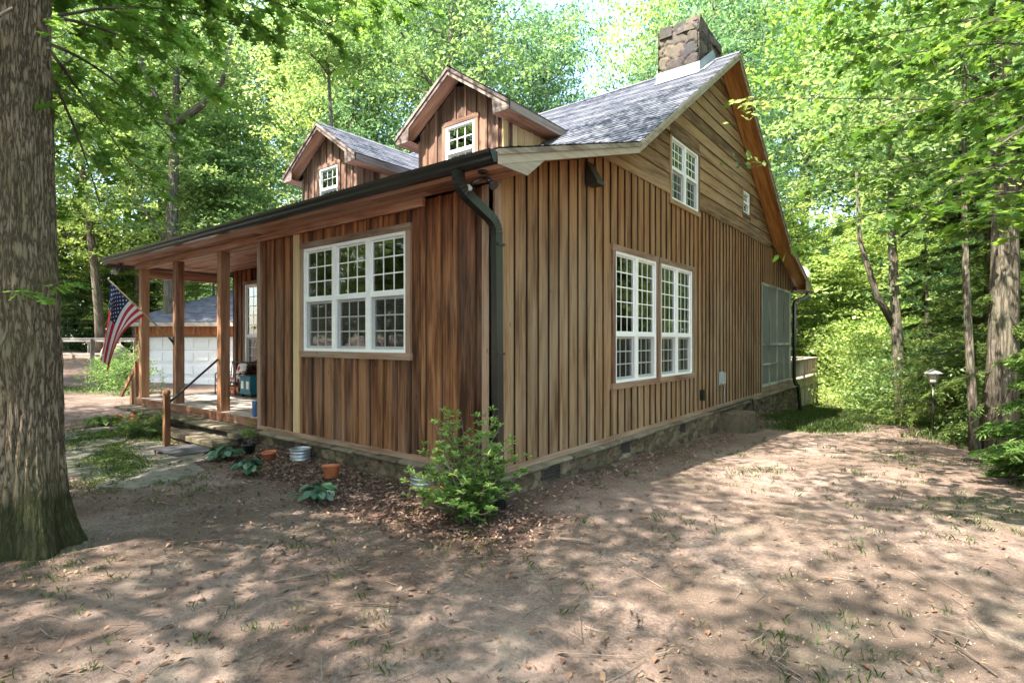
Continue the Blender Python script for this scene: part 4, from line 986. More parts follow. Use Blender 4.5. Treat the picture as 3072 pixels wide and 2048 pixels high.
def proto(key, seed, H, r0, cb, cr, nl, nleaf, size, mat, sig=.85, flat=.5, bk=None, T=T_SIMPLE, up=.7, jit=.7):
    r = np.random.default_rng(seed); mb, tips = limbtree(r, H, r0, cb, cr, nl); t = mb.build('trunk', bk or BARK2, None); me = t.data; bpy.data.objects.remove(t)
    P, tone = clumped(r, tips, nleaf, sig, flat); cm = leaves('crown', P, r.uniform(.7, 1.25, nleaf)*size, [mat], T, up, jit, rnd=tone, r=r); PROTO[key] = (me, cm)
def plant_tree(key, x, y, lab, group, rz=0, sc=1., name='forest_tree', cat='tree'):
    tm, cm = PROTO[key]; o = newobj(name, None, None, (x, y, G(x, y)-.05)); o.rotation_euler = (0, 0, rz); o.scale = (sc, sc, sc); tag(o, lab, cat, group)
    ROOTLOC[o.name] = Vector(o.location); newobj('trunk', tm, o); newobj('crown', cm, o); return o
proto('tallA', 1, 20, .24, 6.0, 4.2, 15, 15000, .185, L_WOOD); proto('tallB', 2, 22, .30, 7.5, 4.8, 17, 16000, .19, L_WOOD); proto('tallC', 3, 18, .19, 4.5, 3.6, 14, 14500, .18, L_YEL)
proto('tallD', 4, 19, .22, 6.5, 4.0, 15, 14500, .185, L_DARK)
proto('underA', 5, 7.5, .08, .9, 2.8, 13, 18000, .135, L_WOOD, .6, .32, up=1.2, jit=.5); proto('underB', 6, 9.5, .10, 1.4, 3.2, 14, 20000, .14, L_YEL, .65, .32, up=1.2, jit=.5); proto('underC', 7, 6, .06, .3, 2.3, 12, 16000, .13, L_DARK, .55, .35, up=1.1, jit=.5)
proto('bushA', 8, 2.6, .03, .1, 1.5, 11, 7000, .12, L_YEL, .42, .7); proto('bushB', 9, 1.8, .03, .05, 1.3, 10, 6000, .10, L_WOOD, .36, .7); proto('bushC', 10, 2.2, .03, .1, 1.4, 11, 7000, .11, L_DARK, .4, .7)

tr_ = random.Random(11); placed = []
def ok_spot(x, y, px, d, md):
    if -14.5 < x < 4.2 and -9 < y < 18.5: return False
    if -24.5 < x-(y-3.7)*.25 < -12 and 0 < y < 15 and d < 31: return False
    if px < 440 and d < (36 if md > 3 else 39.5): return False
    if px < 620 and d < 29 and px > 0 and x < -10: return False
    if px > 1800 and x < 5.0 and y < 19: return False
    if md > 3 and 1790 < px < 2190 and d < 34: return False
    if md < 3 and 1790 < px < 2050 and d < 25: return False
    if 290 < px < 540 and d < (30 if md > 3 else 24): return False
    if math.hypot(x-GC[0]-4.6, y-GC[1]-7) < 7: return False
    return all(math.hypot(x-a, y-b) > md for a, b in placed)
def region_label(px, d, kind):
    if px < 520: return f'{kind} in the woods behind the flag and garden enclosure', 'trees in the woods at the far left'
    if px < 1150: return f'{kind} in the woods beyond the cabin dormers', 'trees in the woods behind the cabin'
    if px < 1800: return f'{kind} in the woods beyond the chimney end of the roof', 'trees in the woods behind the cabin'
    return f'{kind} in the woods to the right of the cabin', 'trees in the woods at the right'
cnt = 0
for kindset, N, md, dr in ((('tallA', 'tallB', 'tallC', 'tallD'), 54, 3.2, (17, 54)), (('underA', 'underB', 'underC'), 96, 2.3, (12, 50))):
    placed = []; t_ = 0; c = 0
    while c < N and t_ < 9000:
        t_ += 1; px = tr_.uniform(-250, 2600); d = dr[0]+(dr[1]-dr[0])*tr_.random()**.8; x, y = fp(px, d)
        if not ok_spot(x, y, px, d, md): continue
        if md > 3 and (abs(px-1320) < 120 or abs(px-905) < 60 or abs(px-1780) < 60) and tr_.random() < .9: continue
        placed.append((x, y)); k = tr_.choice(kindset); kn = {'tallA': 'tall leafy tree', 'tallB': 'tall broad tree', 'tallC': 'tall sunlit yellow green tree', 'tallD': 'tall dark green tree', 'underA': 'low spreading understory tree', 'underB': 'slim sunlit understory tree', 'underC': 'dark bushy understory tree'}[k]
        lab, g = region_label(px, d, kn); plant_tree(k, x, y, lab, g, tr_.uniform(0, 6.28), (tr_.uniform(.9, 1.15)*(max(1, min(1.55, d*.66/17)) if k[0] == 't' else 1)), 'forest_tree' if k[0] == 't' else 'understory_tree'); c += 1
for (px, d, k, sc, lab) in ((1990, 24, 'bushA', 1.3, 'sunlit yellow green bush beyond the back deck'), (2010, 20, 'bushA', 1.0, 'bright sprawling bush at the end of the track'), (2040, 18.5, 'bushB', 1.1, 'low bush where the grass track ends'), (2090, 16.5, 'bushB', 1.0, 'leafy bush behind the garden lantern'), (2180, 13.5, 'bushB', .8, 'green undergrowth bush beside the slim tree'),
        (2230, 16, 'bushB', 1.3, 'tall undergrowth behind the slim tree trunk'), (2350, 12.5, 'bushC', 1.1, 'undergrowth at the right edge behind the big trunk'), (2000, 25, 'bushA', 1.6, 'large pale bush mass far down the slope'), (1890, 28, 'bushA', 1.3, 'pale bush behind the deck railing'), (2110, 22, 'bushA', 1.2, 'bright bush behind the lantern on the slope'), (2400, 9.5, 'bushB', .8, 'low undergrowth at the right frame edge'),
        (280, 17, 'bushB', .62, 'rounded green shrub at the far end of the porch'), (250, 18.5, 'bushB', .55, 'small shrub behind the rounded porch-end shrub')):
    x, y = fp(px, d); plant_tree(k, x, y, lab, 'bushes round the yard', px, sc, 'bush', 'bush')
# woods behind and beside the viewpoint: they show in the window glass, some only shade the left yard
YARD_SHADE_ = [(*fp(px_, d_), 'tallA' if i_ % 2 else 'tallB') for i_, (px_, d_) in enumerate(((-150, 19), (-330, 17), (-60, 25), (-220, 27), (-380, 23)))]  # unseen trees added off to the left to shade the yard
for (x, y, k) in YARD_SHADE_+[(-12.5, -8.5, 'underB'), (-9.5, -9.5, 'underA'), (-16, -7, 'underB'), (-14.5, -11, 'underC'), (-19, -11, 'underB'), (-7, -11, 'underB'), (-22, -15, 'underB'),(12, 2, 'underB'), (14, 6, 'tallC'), (11, 9, 'underB'), (15, 12, 'tallC'), (10.5, 14, 'underA'), (13, 17, 'underB'), (17, 3, 'tallA'), (18, 9, 'tallB'), (9, -17, 'tallA'), (3, -20, 'tallC'), (-3, -19, 'tallB'), (-9, -20, 'tallC'), (-15, -17, 'tallA'), (-20, -12, 'tallC'), (14, -10, 'tallA'), (0, -16, 'underB'), (-6, -15.5, 'underA'), (-12, -14, 'underB'), (5, -15, 'underA'), (-17, -8, 'underB'), (-23, -7, 'tallB'), (16, -4, 'underA'), (-28, -10, 'tallA'), (21, -2, 'tallB'), (-1, -26, 'tallB'), (8, -25, 'tallC'), (-10, -27, 'tallB')]:
    plant_tree(k, x, y, 'tree in the woods around the yard outside the picture, mirrored in the window glass or added to shade the left yard', 'trees mirrored in the windows', x, 1., 'forest_tree')
# mid-distance trunks the photo shows
r = np.random.default_rng(50)
def named_tree(px, d, H, r0, cb, cr, lab, seed, mat=L_WOOD, nleaf=12000, pts=None, limbs=(), size=.2, nl=9, sig=.8, name='tree', T=T_SIMPLE, group='trees with bare trunks near the cabin'):
    x, y = fp(px, d) if d else px; z = G(x, y); r = np.random.default_rng(seed); mb, tips = limbtree(r, H, r0, cb, cr, nl, .006)
    for L in limbs:
        p = [Vector(q) for q in L[0]]; mb.tube(p, [L[1]*(1-.7*i/(len(p)-1)) for i in range(len(p))], 8); tips += p[1:]
    o = newobj(name, None, None, (x, y, z)); tag(o, lab, 'tree', group); ROOTLOC[o.name] = Vector((0, 0, 0)); t = mb.build('trunk', BARK2, None); t.parent = o; 
    P, tone = clumped(r, tips, nleaf, sig, .4); newobj('crown', leaves('crown', P, r.uniform(.7, 1.25, nleaf)*size, [mat], T, 1., .6, rnd=tone, r=r), o); return o
def dirs(L, pts): return [(RX*a*L, RY*a*L, b*L) for a, b in pts]
hf = 7.7
named_tree(402, 22, 18, .31, 12.5, 3.4, 'large forked grey trunked tree behind the far end of the porch roof', 61, limbs=[
    ([(0, 0, 10.1), (-RX*.9, -RY*.9, 11.6), (-RX*1.5, -RY*1.5, 13.3), (-RX*2.1, -RY*2.1, 16)], .19), ([(0, 0, 10.3), (RX*1.1, RY*1.1, 11.1), (RX*1.9, RY*1.9, 12.0), (RX*2.3, RY*2.3, 14)], .17), ([(0, 0, 5.2), (-RX*.8, -RY*.8, 6.2), (-RX*1.7, -RY*1.7, 7.6)], .08)])
named_tree(768, 26, 19, .22, 14, 3.2, 'straight grey trunk rising between the two dormers', 62)
named_tree(520, 24, 12, .10, 6, 2.5, 'slim dark leaning tree right of the forked tree', 63)
named_tree(488, 25, 11, .08, 6, 2.3, 'thin dark tree between forked tree and far dormer', 64)
named_tree(2062, 16, 13, .17, 5.5, 3.2, 'leaning tree beside the track beyond the lantern', 65, limbs=[([(0, 0, 2.6), (-RX*.6, -RY*.6, 3.6), (-RX*1.1, -RY*1.1, 5.2), (-RX*1.2, -RY*1.2, 7.2)], .12)], nleaf=14000)
named_tree(2285, 9.2, 15, .235, 5.2, 3.6, 'thick trunked tree at the right edge of the yard', 66, L_OAK, 16000, size=.17, nl=10)
named_tree(2238, 9.3, 9, .075, 4.2, 2.0, 'slim trunk standing beside the thick right hand tree', 67, L_WOOD, 6000, size=.14)
# cedar: drooping flat sprays
def cedar(px, d, H, cr, nsp, lab, seed, lo=.4, mat=None, side=None):
    x, y = fp(px, d); z = G(x, y); r = np.random.default_rng(seed); mb = MB(); mb.tube([(0, 0, -.2), (.05, 0, H*.5), (0, .05, H)], [.13, .08, .02], 8); Pn = []; FA = []; FB = []
    for k in range(nsp):
        zz = lo+(H-lo)*r.random()**1.2; a = r.uniform(0, 6.28); L = cr*(1-.8*(zz-lo)/(H-lo))*r.uniform(.6, 1.05)
        d0 = np.array([math.cos(a), math.sin(a), .12]); pts = [np.array([0, 0, zz])]
        for q in range(6): d0 = d0+np.array([0, 0, -.07]); d0 /= np.linalg.norm(d0); pts.append(pts[-1]+d0*L/6)
        mb.tube([tuple(p) for p in pts], [.016*(1-.13*i) for i in range(7)], 5)
        for q in range(1, 7):
            for s_ in range(5):
                base = pts[q]+(pts[q-1]-pts[q])*r.random(); sa = a+r.choice([-1, 1])*r.uniform(.5, 1.1); ln_ = L*.20*r.uniform(.6, 1.2)
                m = 26; tt = r.random(m); dirv = np.array([math.cos(sa), math.sin(sa), -.35]); P = base+dirv*ln_*tt[:, None]+r.normal(0, .018, (m, 3)); P[:, 2] -= ln_*.35*tt**2
                Pn.append(P); an = sa+r.choice([-1, 1], m)*r.uniform(.3, .8, m); FA.append(np.stack([np.cos(an), np.sin(an), r.uniform(-.6, .1, m)], 1))
    P = np.concatenate(Pn); A = np.concatenate(FA); A /= np.linalg.norm(A, axis=1, keepdims=True); B = np.cross(np.array([[0, 0, 1.]]), A)+r.normal(0, .25, A.shape); B /= np.linalg.norm(B, axis=1, keepdims=True); N = np.cross(A, B)
    o = newobj('cedar_tree', None, None, (x, y, z)); tag(o, lab, 'tree', 'cedars at the right'); ROOTLOC[o.name] = Vector((0, 0, 0)); t = mb.build('trunk', BARK2, None); t.parent = o
    newobj('crown', leaves('crown', P, r.uniform(.06, .12, len(P)), [mat or L_CEDAR], T_THIN, frames=(A, B, N), r=r), o)
cedar(2265, 11.5, 6.6, 2.3, 130, 'dark feathery cedar behind the thick right hand trunk', 71)
cedar(2400, 9.2, 5.6, 1.7, 95, 'dark cedar at the right edge of the picture', 72)
cedar(2425, 6.6, 1.9, 1.0, 60, 'young bright cedar with low feathery sprays at the right edge', 73, .1, L_SHRUB)
cedar(2125, 16.0, 5.2, 1.7, 60, 'dark cedar beyond the garden lantern', 74)

# far woodland mass
n = 90000; r = np.random.default_rng(90); a = YAW+math.pi/2+r.uniform(-1.15, 1.15, n); d = r.uniform(54, 66, n); hz = r.random(n)**.9*15; X = CAM[0]+d*np.cos(a); Y = CAM[1]+d*np.sin(a)
c_ = np.sin(a*61)*2.2+np.sin(a*143+hz*.5)*1.5; m = (hz < 15+c_) ; P = np.stack([X, Y, gz(X, Y)*0-2.2+hz], 1)[m]; cl = np.array([mnoise.noise((p[0]*.3, p[1]*.3, p[2]*.35)) for p in P]); P = P[cl > -.22]
tag(newobj('distant_woods', leaves('distant_woods', P, r.uniform(.7, 1.2, len(P)), [L_WOOD], up=.5, jit=.8, r=r)), 'distant leafy woods closing off the view behind all the trees', 'woods', kind='stuff')

# ------------------------------------------------ the big oak at the left
ox, oy, oz = frompix(60, 1262); OK_ = (ox, oy)
oak = thing('oak_tree', 'massive mossy barked oak trunk in the left foreground', 'tree', (ox, oy, oz))
V = []; UVs = []; NA, NR = 190, 250; lean = lambda h: (-.012*h*RX*0+(-.045)*RX*0, 0)
ctr_off = lambda h: (.02*math.sin(h*.9), .02*math.cos(h*.8))
def orad(h, a):
    b = .205-.011*h; fl = .075*math.exp(-(h+.02)*3.6)+.028*math.exp(-h*.9)*1; lob = 1+.18*math.exp(-h*2.4)*math.sin(a*5+1.3)+.03*math.sin(a*3+h)
    lump = .022*math.exp(-((h-2.05)/.22)**2)*(1+math.cos(a-5.4))+.018*math.exp(-((h-1.55)/.2)**2)*(1+math.cos(a-5.6))
    return (b+fl)*lob+lump
for i in range(NR+1):
    h = -.15+6.5*(i/NR)**1.35
    for k in range(NA+1):
        a = 2*math.pi*k/NA; R0 = orad(max(h, 0), a); w = a+.25*mnoise.noise((h*1.1, a*2 if k < NA else 0, 3)); ca = w*22
        fis = abs(math.sin(ca/2+1.8*mnoise.noise((h*2.0, math.cos(a)*2, math.sin(a)*2)))); dsp = .017*(fis**.6)-.010+.012*mnoise.noise((math.cos(a)*9, math.sin(a)*9, h*3.2))+.004*mnoise.noise((math.cos(a)*30, math.sin(a)*30, h*16))
        cx_, cy_ = ctr_off(h); V.append((cx_+(R0+dsp)*math.cos(a), cy_+(R0+dsp)*math.sin(a), h)); UVs.append((a*.21, h))
W = NA+1; F = [[i*W+k, i*W+k+1, (i+1)*W+k+1, (i+1)*W+k] for i in range(NR) for k in range(NA)]
newobj('trunk', npmesh('trunk', V, F, [BARK], smooth=True, UV=np.array(UVs)), oak)
cd = lambda px, py, s: (CAM[0]+s*(VX+(px-1176)/1260*RX), CAM[1]+s*(VY+(px-1176)/1260*RY), 1.35+s*(781-py)/1260)
def branch_set(parent, curves, leafT, lsize, mat, seed, per, spread, name='branch', twig=.004, droop=.25, ntw=9):
    """curves: list of polylines (world). twigs leave each curve and carry leaves"""
    r = np.random.default_rng(seed); root = ROOTLOC[parent.name]; mb = MB(); P = []; A = []
    for cv, r0 in curves:
        pts = [Vector(p) for p in cv]; mb.tube(pts, [r0*(1-.75*i/(len(pts)-1)) for i in range(len(pts))], 7)
        L = sum((b-a).length for a, b in zip(pts, pts[1:])); n = max(3, int(L*ntw))
        for k in range(n):
            t = (k+.6)/n; s = t*(len(pts)-1); i = min(int(s), len(pts)-2); b = pts[i].lerp(pts[i+1], s-i); d = (pts[i+1]-pts[i]).normalized()
            if t < .15: continue
            sd = d.cross(Vector((0, 0, 1))).normalized()*random.Random(seed*99+k).choice((-1, 1)); dd = (d*.6+sd*r.uniform(.4, 1.1)+Vector((0, 0, r.uniform(-.35, .25)))).normalized(); tl = spread*r.uniform(.5, 1.1)
            q = [b, b+dd*tl*.5, b+dd*tl+Vector((0, 0, -droop*tl))]; mb.tube(q, [twig, twig*.7, twig*.35], 5)
            for j in range(per):
                tt = r.uniform(.25, 1.05); p = q[0].lerp(q[1], tt*2) if tt < .5 else q[1].lerp(q[2], (tt-.5)*2); az = Vector((dd.x, dd.y, 0))+Vector((*r.normal(0, .7, 2), 0)); az.z = -r.uniform(.05, .7); az.normalize()
                P.append(p+az*lsize*.55); A.append(az)
    bo = mb.build('branch', BARK2, parent); P = np.array([tuple(p-root) for p in P]); A = np.array([tuple(a) for a in A]); n = len(P)
    B = np.cross(np.array([[0, 0, 1.]]), A)+r.normal(0, .35, A.shape); B -= A*(A*B).sum(1, keepdims=True); B /= np.linalg.norm(B, axis=1, keepdims=True); N = np.cross(A, B)
    newobj('foliage', leaves('foliage', P, r.uniform(.65, 1.15, n)*lsize, [mat], leafT, frames=(A, B, N), r=r), bo)
C_ = []
for px0, py0, s0, px1, py1, s1, px2, py2, s2 in ((60, 60, 4.2, 330, -40, 4.8, 620, 90, 5.6), (120, 40, 4.1, 300, 60, 5.0, 460, 210, 6.0), (60, -60, 4.2, 420, -90, 5.0, 860, 20, 6.0), (110, 110, 4.0, 200, 230, 4.8, 300, 380, 5.6), (60, -100, 4.2, 520, -60, 5.0, 760, 60, 5.2),
        (100, 150, 4.0, 170, 260, 4.5, 230, 470, 5.0), (60, -120, 4.2, 250, -30, 5.5, 420, 100, 6.5), (30, 20, 4.0, -60, 60, 3.9, -160, 200, 3.8), (60, -180, 4.2, 650, -160, 5.2, 940, 20, 6.2), (110, 100, 4.2, 260, 150, 5.0, 400, 330, 6.2), (60, -100, 4.2, 350, -120, 4.6, 560, 10, 4.9), (60, -60, 4.2, 200, -30, 4.8, 350, 90, 5.5)):
    a, b, c = cd(px0, py0, s0), cd(px1, py1, s1), cd(px2, py2, s2); C_.append(([Vector(a)*(1-t)**2+Vector(b)*2*t*(1-t)+Vector(c)*t*t for t in [i/8 for i in range(9)]], .014))
branch_set(oak, C_, T_OAK, .145, L_OAK, 81, 9, .42, ntw=10)
# water sprouts on the oak trunk
for q in ([cd(95, 650, 3.85), cd(130, 655, 3.8), cd(165, 635, 3.75)], [cd(20, 655, 3.75), cd(30, 668, 3.7), cd(70, 672, 3.65)], [cd(100, 90, 3.9), cd(140, 85, 3.8), cd(170, 60, 3.7)]): branch_set(oak, [(q, .004)], T_OAK, .085, L_OAK, 82, 3, .09, ntw=26, twig=.002)
# ------------------------------------------------ overhanging tree at right (trunk just outside the frame)
mx, my = fp(2620, 6.2); mp_ = thing('maple_tree', 'broad leaved tree reaching its bright branches in from the right edge', 'tree', (mx, my, G(mx, my)))
mb = MB(); mz = G(mx, my); mb.tube([(mx, my, mz-.2), (mx+.1, my, mz+2.5), (mx+.05, my-.1, mz+5), (mx, my, 8)], [.2, .16, .13, .08], 14); mb.build('trunk', BARK2, mp_)
C2 = []
for q in (((2620, 150, 6.2), (2380, 60, 5.2), (2060, 130, 4.6)), ((2620, 300, 6.0), (2420, 330, 4.9), (2180, 420, 4.3)), ((2620, 100, 6.2), (2400, -40, 5.6), (2000, -10, 5.6)), ((2620, 350, 6.0), (2430, 480, 4.4), (2260, 500, 4.0)), ((2620, 420, 6.0), (2380, 420, 5.0), (1960, 500, 4.4)), ((2620, 200, 6.2), (2350, 170, 5.6), (1960, 300, 5.4)),
        ((2620, 40, 6.2), (2300, 0, 6.4), (1880, 120, 7.0)), ((2620, 60, 6.2), (2420, 180, 5.4), (2200, 240, 5.0)), ((2620, -60, 6.2), (2450, -20, 4.8), (2250, 60, 4.2)), ((2620, 200, 6.2), (2300, 260, 6.6), (1900, 330, 7.2)), ((2620, 250, 6.2), (2300, 350, 6.6), (1880, 420, 7.6)), ((2620, 100, 6), (2440, 230, 4.4), (2300, 330, 3.6))):
    a, b, c = (cd(*t) for t in q); C2.append(([Vector(a)*(1-t)**2+Vector(b)*2*t*(1-t)+Vector(c)*t*t for t in [i/8 for i in range(9)]], .015))
branch_set(mp_, C2, T_MAP, .115, L_YEL if False else leafmat('maple_leaf', (.05, .12, .02), (.10, .20, .03), (.19, .29, .05), .5), 83, 8, .50, ntw=9)
branch_set(mp_, [([cd(2620, 330, 6), cd(2250, 230, 6.2), cd(1800, 225, 6.8), cd(1690, 232, 6.9)], .010)], T_MAP, .10, L_YEL, 84, 4, .18, ntw=5)

# ------------------------------------------------ corner shrub
def shrub(x, y, lab, seed, stems, H, spread, per, lsize, mat, T, name='shrub', stemr=.008, n2=9, low=0.1, grp=None, cat='shrub'):
    z = G(x, y); o = thing(name, lab, cat, (x, y, z), grp); r = np.random.default_rng(seed); mb = MB(); P = []; A = []; Tn = []
    for k in range(stems):
        a = k*2.4+r.uniform(-.4, .4); h = H*r.uniform(.28, 1.0) if k else H*1.08; sp = spread*r.uniform(.3, 1)*(1.15-h/H*.6)
        pts = [Vector((x+r.normal(0, .03), y+r.normal(0, .03), z-.03))]
        for q in range(1, 6): t = q/5; pts.append(Vector((x+math.cos(a)*sp*t**1.2+r.normal(0, .02), y+math.sin(a)*sp*t**1.2+r.normal(0, .02), z+h*t)))
        mb.tube(pts, [stemr*(1-.8*i/5) for i in range(6)], 6)
        for q in range(n2):
            t = low+(1-low)*(q+1)/n2; s = t*5; i = min(int(s), 4); b = pts[i].lerp(pts[i+1], s-i); az = r.uniform(0, 6.28); L = .20*r.uniform(.5, 1.2)*H*(1.1-.7*t); d = Vector((math.cos(az), math.sin(az), r.uniform(.0, .9))).normalized(); e = b+d*L
            mb.tube([b, b.lerp(e, .5), e], [stemr*.35, stemr*.25, stemr*.12], 4)
            tone = r.random()
            for w in range(per):   # whorls of lance leaves
                tt = r.choice([.35, .6, .8, 1.0], p=[.15, .2, .25, .4]); p = b.lerp(e, tt); an = r.uniform(0, 6.28); ld = (Vector((math.cos(an), math.sin(an), r.uniform(-.25, .55)))+d*.5).normalized(); P.append(tuple(p+ld*lsize*.5-Vector((x, y, z)))); A.append(tuple(ld)); Tn.append(np.clip(.3+.5*tone*t+.25*t+r.normal(0, .12), 0, 1))
    mb.build('stem', TWIG, o); P = np.array(P); A = np.array(A); B = np.cross(np.array([[0, 0, 1.]]), A)+r.normal(0, .3, A.shape); B -= A*(A*B).sum(1, keepdims=True); B /= np.linalg.norm(B, axis=1, keepdims=True); N = np.cross(A, B)
    newobj('foliage', leaves('foliage', P, r.uniform(.6, 1.15, len(P))*lsize, [mat], T, frames=(A, B, N), rnd=np.array(Tn), r=r), o); return o
x, y, _ = frompix(1075, 1192)
shrub(x, y, 'leafy green shrub growing at the front corner of the cabin', 91, 54, .95, .74, 14, .058, L_SHRUB, T_OVAL, 'corner_shrub', n2=10, low=.02)
def hosta(px, py, r_, lab, seed, n=46, mat=None):
    x, y, _ = frompix(px, py); z = G(x, y); o = thing('hosta', lab, 'hosta', (x, y, z), 'hostas in the bed'); r = np.random.default_rng(seed); P, A = [], []; mb = MB()
    for k in range(n):
        a = r.uniform(0, 6.28); q = r_*r.uniform(.2, 1)**.7; h = .13*(1-.5*(q/r_)**2)*r.uniform(.7, 1.3)+.03; p = Vector((math.cos(a)*q, math.sin(a)*q, h)); mb.tube([(x, y, z), (x+p.x*.6, y+p.y*.6, z+h*.95), (x+p.x*.9, y+p.y*.9, z+h)], .003, 4); P.append(tuple(p)); A.append((math.cos(a), math.sin(a), -.30*q/r_+r.normal(0, .1)))
    mb.build('stem', L_HOSTA, o); P, A = np.array(P), np.array(A); A /= np.linalg.norm(A, axis=1, keepdims=True); B = np.cross(np.array([[0, 0, 1.]]), A)+r.normal(0, .2, A.shape); B -= A*(A*B).sum(1, keepdims=True); B /= np.linalg.norm(B, axis=1, keepdims=True)
    tv = T_OVAL[0]*np.array([1, 1.75, 2.2]); newobj('foliage', leaves('foliage', P, r.uniform(.09, .15, n), [mat or L_HOSTA], (tv, T_OVAL[1]), frames=(A, B, np.cross(A, B)), r=r), o)
hosta(515, 1058, .20, 'bushy hosta in front of the stone steps', 1, 80); hosta(573, 1092, .165, 'dark hosta in front of the shallow terracotta pot', 2, 48); hosta(728, 1153, .22, 'dark hosta in front of the tipped terracotta pot', 3, 44)
hosta(240, 978, .30, 'hosta near the far end of the porch ledge', 4, 70, L_SHRUB); hosta(2270, 1062, .22, 'low leafy plant at the foot of the thick right hand tree', 5, 50, L_SHRUB); hosta(2350, 1075, .28, 'broad leafy plant at the right frame edge under the cedar', 6, 50, L_SHRUB)
shrub(BP[0], BP[1], 'leggy green plant growing in the black nursery pot', 95, 9, .30, .16, 5, .05, L_SHRUB, T_OVAL, 'potted_plant', .004, 6, .4, cat='plant').location.z += .15
shrub(-8.14, 1.58, 'dark purple leaved plant on the teal cabinet', 96, 22, .27, .20, 12, .06, L_PURP, T_OVAL, 'purple_plant', .004, 7, .1, cat='plant').location.z = pf+.455
x, y, _ = frompix(318, 1000); shrub(x, y, 'weedy green plant in the bed under the porch ledge', 97, 22, .34, .55, 9, .055, L_SHRUB, T_OVAL, 'bed_plant', .004, 7, .1, grp='weedy plants')
x, y, _ = frompix(350, 1004); shrub(x, y, 'taller weedy plant against the newel post', 98, 22, .40, .40, 9, .055, L_WOOD, T_OVAL, 'bed_plant', .004, 7, .1, grp='weedy plants')
x, y, _ = frompix(455, 900)
shrub(-9.4, .25, 'thin potted vine standing on the porch between the posts', 99, 5, .55, .18, 4, .06, L_WOOD, T_OVAL, 'potted_vine', .004, 5, .2, cat='plant').location.z = pf

# ================================================================ GROUND
def axis(lo, hi, fine0, fine1, st):
    f = list(np.arange(fine0, fine1, st)); a = fine0; s = st; L = []
    while a > lo: s *= 1.22; a -= s; L.append(a)
    b = f[-1]; s = st; Rr = []
    while b < hi: s *= 1.22; b += s; Rr.append(b)
    return np.array(L[::-1]+f+Rr)
ax_, ay_ = axis(-400, 400, -13, 7, .09), axis(-400, 400, -5, 19, .09); XX, YY = np.meshgrid(ax_, ay_); X, Y = XX.ravel(), YY.ravel()
def vn(x, y, s, o=0): return np.array([mnoise.noise((a*s+o, b*s-o, o)) for a, b in zip(x, y)])
near = (X > -16) & (X < 9) & (Y > -7) & (Y < 21)
Z = gz(X, Y); n1 = np.zeros(X.size); n2 = n1.copy(); n1[near] = vn(X[near], Y[near], .9, 3); n2[near] = vn(X[near], Y[near], 4.1, 9); Z = Z+.018*n1+.010*n2
def sm(v, a, b): return np.clip((v-a)/(b-a), 0, 1)
def masks(X, Y, n1):
    bed = sm(-np.maximum.reduce([np.abs(X+1.7)-2.7, np.abs(Y+.62)-.62]), -.35, .45); side = sm(-np.maximum.reduce([np.abs(X-.30)-.45, np.abs(Y-6)-7.2]), -.3, .35)*.55
    w = lambda cx, cy, rx, ry, a=0: np.clip(1.3-np.hypot(((X-cx)*math.cos(a)+(Y-cy)*math.sin(a))/rx, (-(X-cx)*math.sin(a)+(Y-cy)*math.cos(a))/ry)+n1*.6, 0, 1)
    g = np.maximum.reduce([w(1.3, 12.4, 1.5, 3.2), w(2.2, 17, 4, 2.6), w(1.4, 9.4, .8, 1.9)*.9, w(4.1, 11.8, 1.2, 3.6)*.9, w(-5.3, -1.75, 1.9, .33, -.3)*.9, w(-7.5, -1.5, 1.6, .45, -.3)*.8, w(-7.4, -.75, 1.5, .30)*.9, w(-20, 0, 5, 1.2, .66)*.8, w(2.2, .6, .6, .5)*.35, w(4, 3, .8, 1.2)*.4, w(-1.2, -3.2, .6, .4)*.3])
    lf = sm(-Y-.35*X, .5, 1.6)*sm(-X, -2.6, -.8)*np.clip(.62+n1*.9, 0, 1)*.55
    return np.clip(np.maximum.reduce([bed, side, lf]), 0, 1), g
bed, grass = masks(X, Y, n1); W = len(ax_); i = (np.arange(len(ay_)-1)[:, None]*W+np.arange(W-1)[None]).ravel(); F = np.stack([i, i+1, i+W+1, i+W], 1)
t = NT('yard_soil'); gp = t.uv((1, 1, 1), 'Object'); big = t.noise(gp, .45, 5, .6); mid = t.noise(gp, 2.6, 6, .65); fine = t.noise(gp, 38, 6, .75); spk = t.noise(gp, 190, 2, .6)
c = t.ramp(mid, 'Fac', [(.30, (.155, .110, .090)), (.52, (.27, .194, .160)), (.72, (.38, .285, .240))])
f2 = t.math('ADD', (big, 'Fac'), (t.math('MULTIPLY', (t.math('SUBTRACT', (fine, 'Fac'), .5), 0), .7), 0))
dr = t.ramp(f2, 0, [(.42, (0,)*3), (.56, (.8,)*3)]); c1 = t.mix((c, 'Color'), (.115, .082, .06, 1), (dr, 'Color'))
mo = t.ramp(t.noise(gp, 1.3, 4, .7), 'Fac', [(.55, (0,)*3), (.75, (.45,)*3)]); c2 = t.mix((c1, 2), (.19, .185, .13, 1), (mo, 'Color'))
sp = t.ramp(spk, 'Fac', [(.60, (0,)*3), (.68, (.55,)*3)]); c3 = t.mix((c2, 2), (.52, .45, .38, 1), (sp, 'Color'))
at = t.attr('bed'); fm_ = t.math('MULTIPLY', (at, 'Fac'), (t.math('ADD', (fine, 'Fac'), .35), 0)); mr = t.ramp(fm_, 0, [(.2, (0,)*3), (.6, (.9,)*3)]); c4 = t.mix((c3, 2), (.12, .07, .052, 1), (mr, 'Color'))
ag = t.attr('grass'); gm_ = t.math('MULTIPLY', (ag, 'Fac'), (t.math('ADD', (mid, 'Fac'), .45), 0)); gr = t.ramp(gm_, 0, [(.25, (0,)*3), (.8, (.9,)*3)]); c5 = t.mix((c4, 2), (.075, .115, .035, 1), (gr, 'Color'))
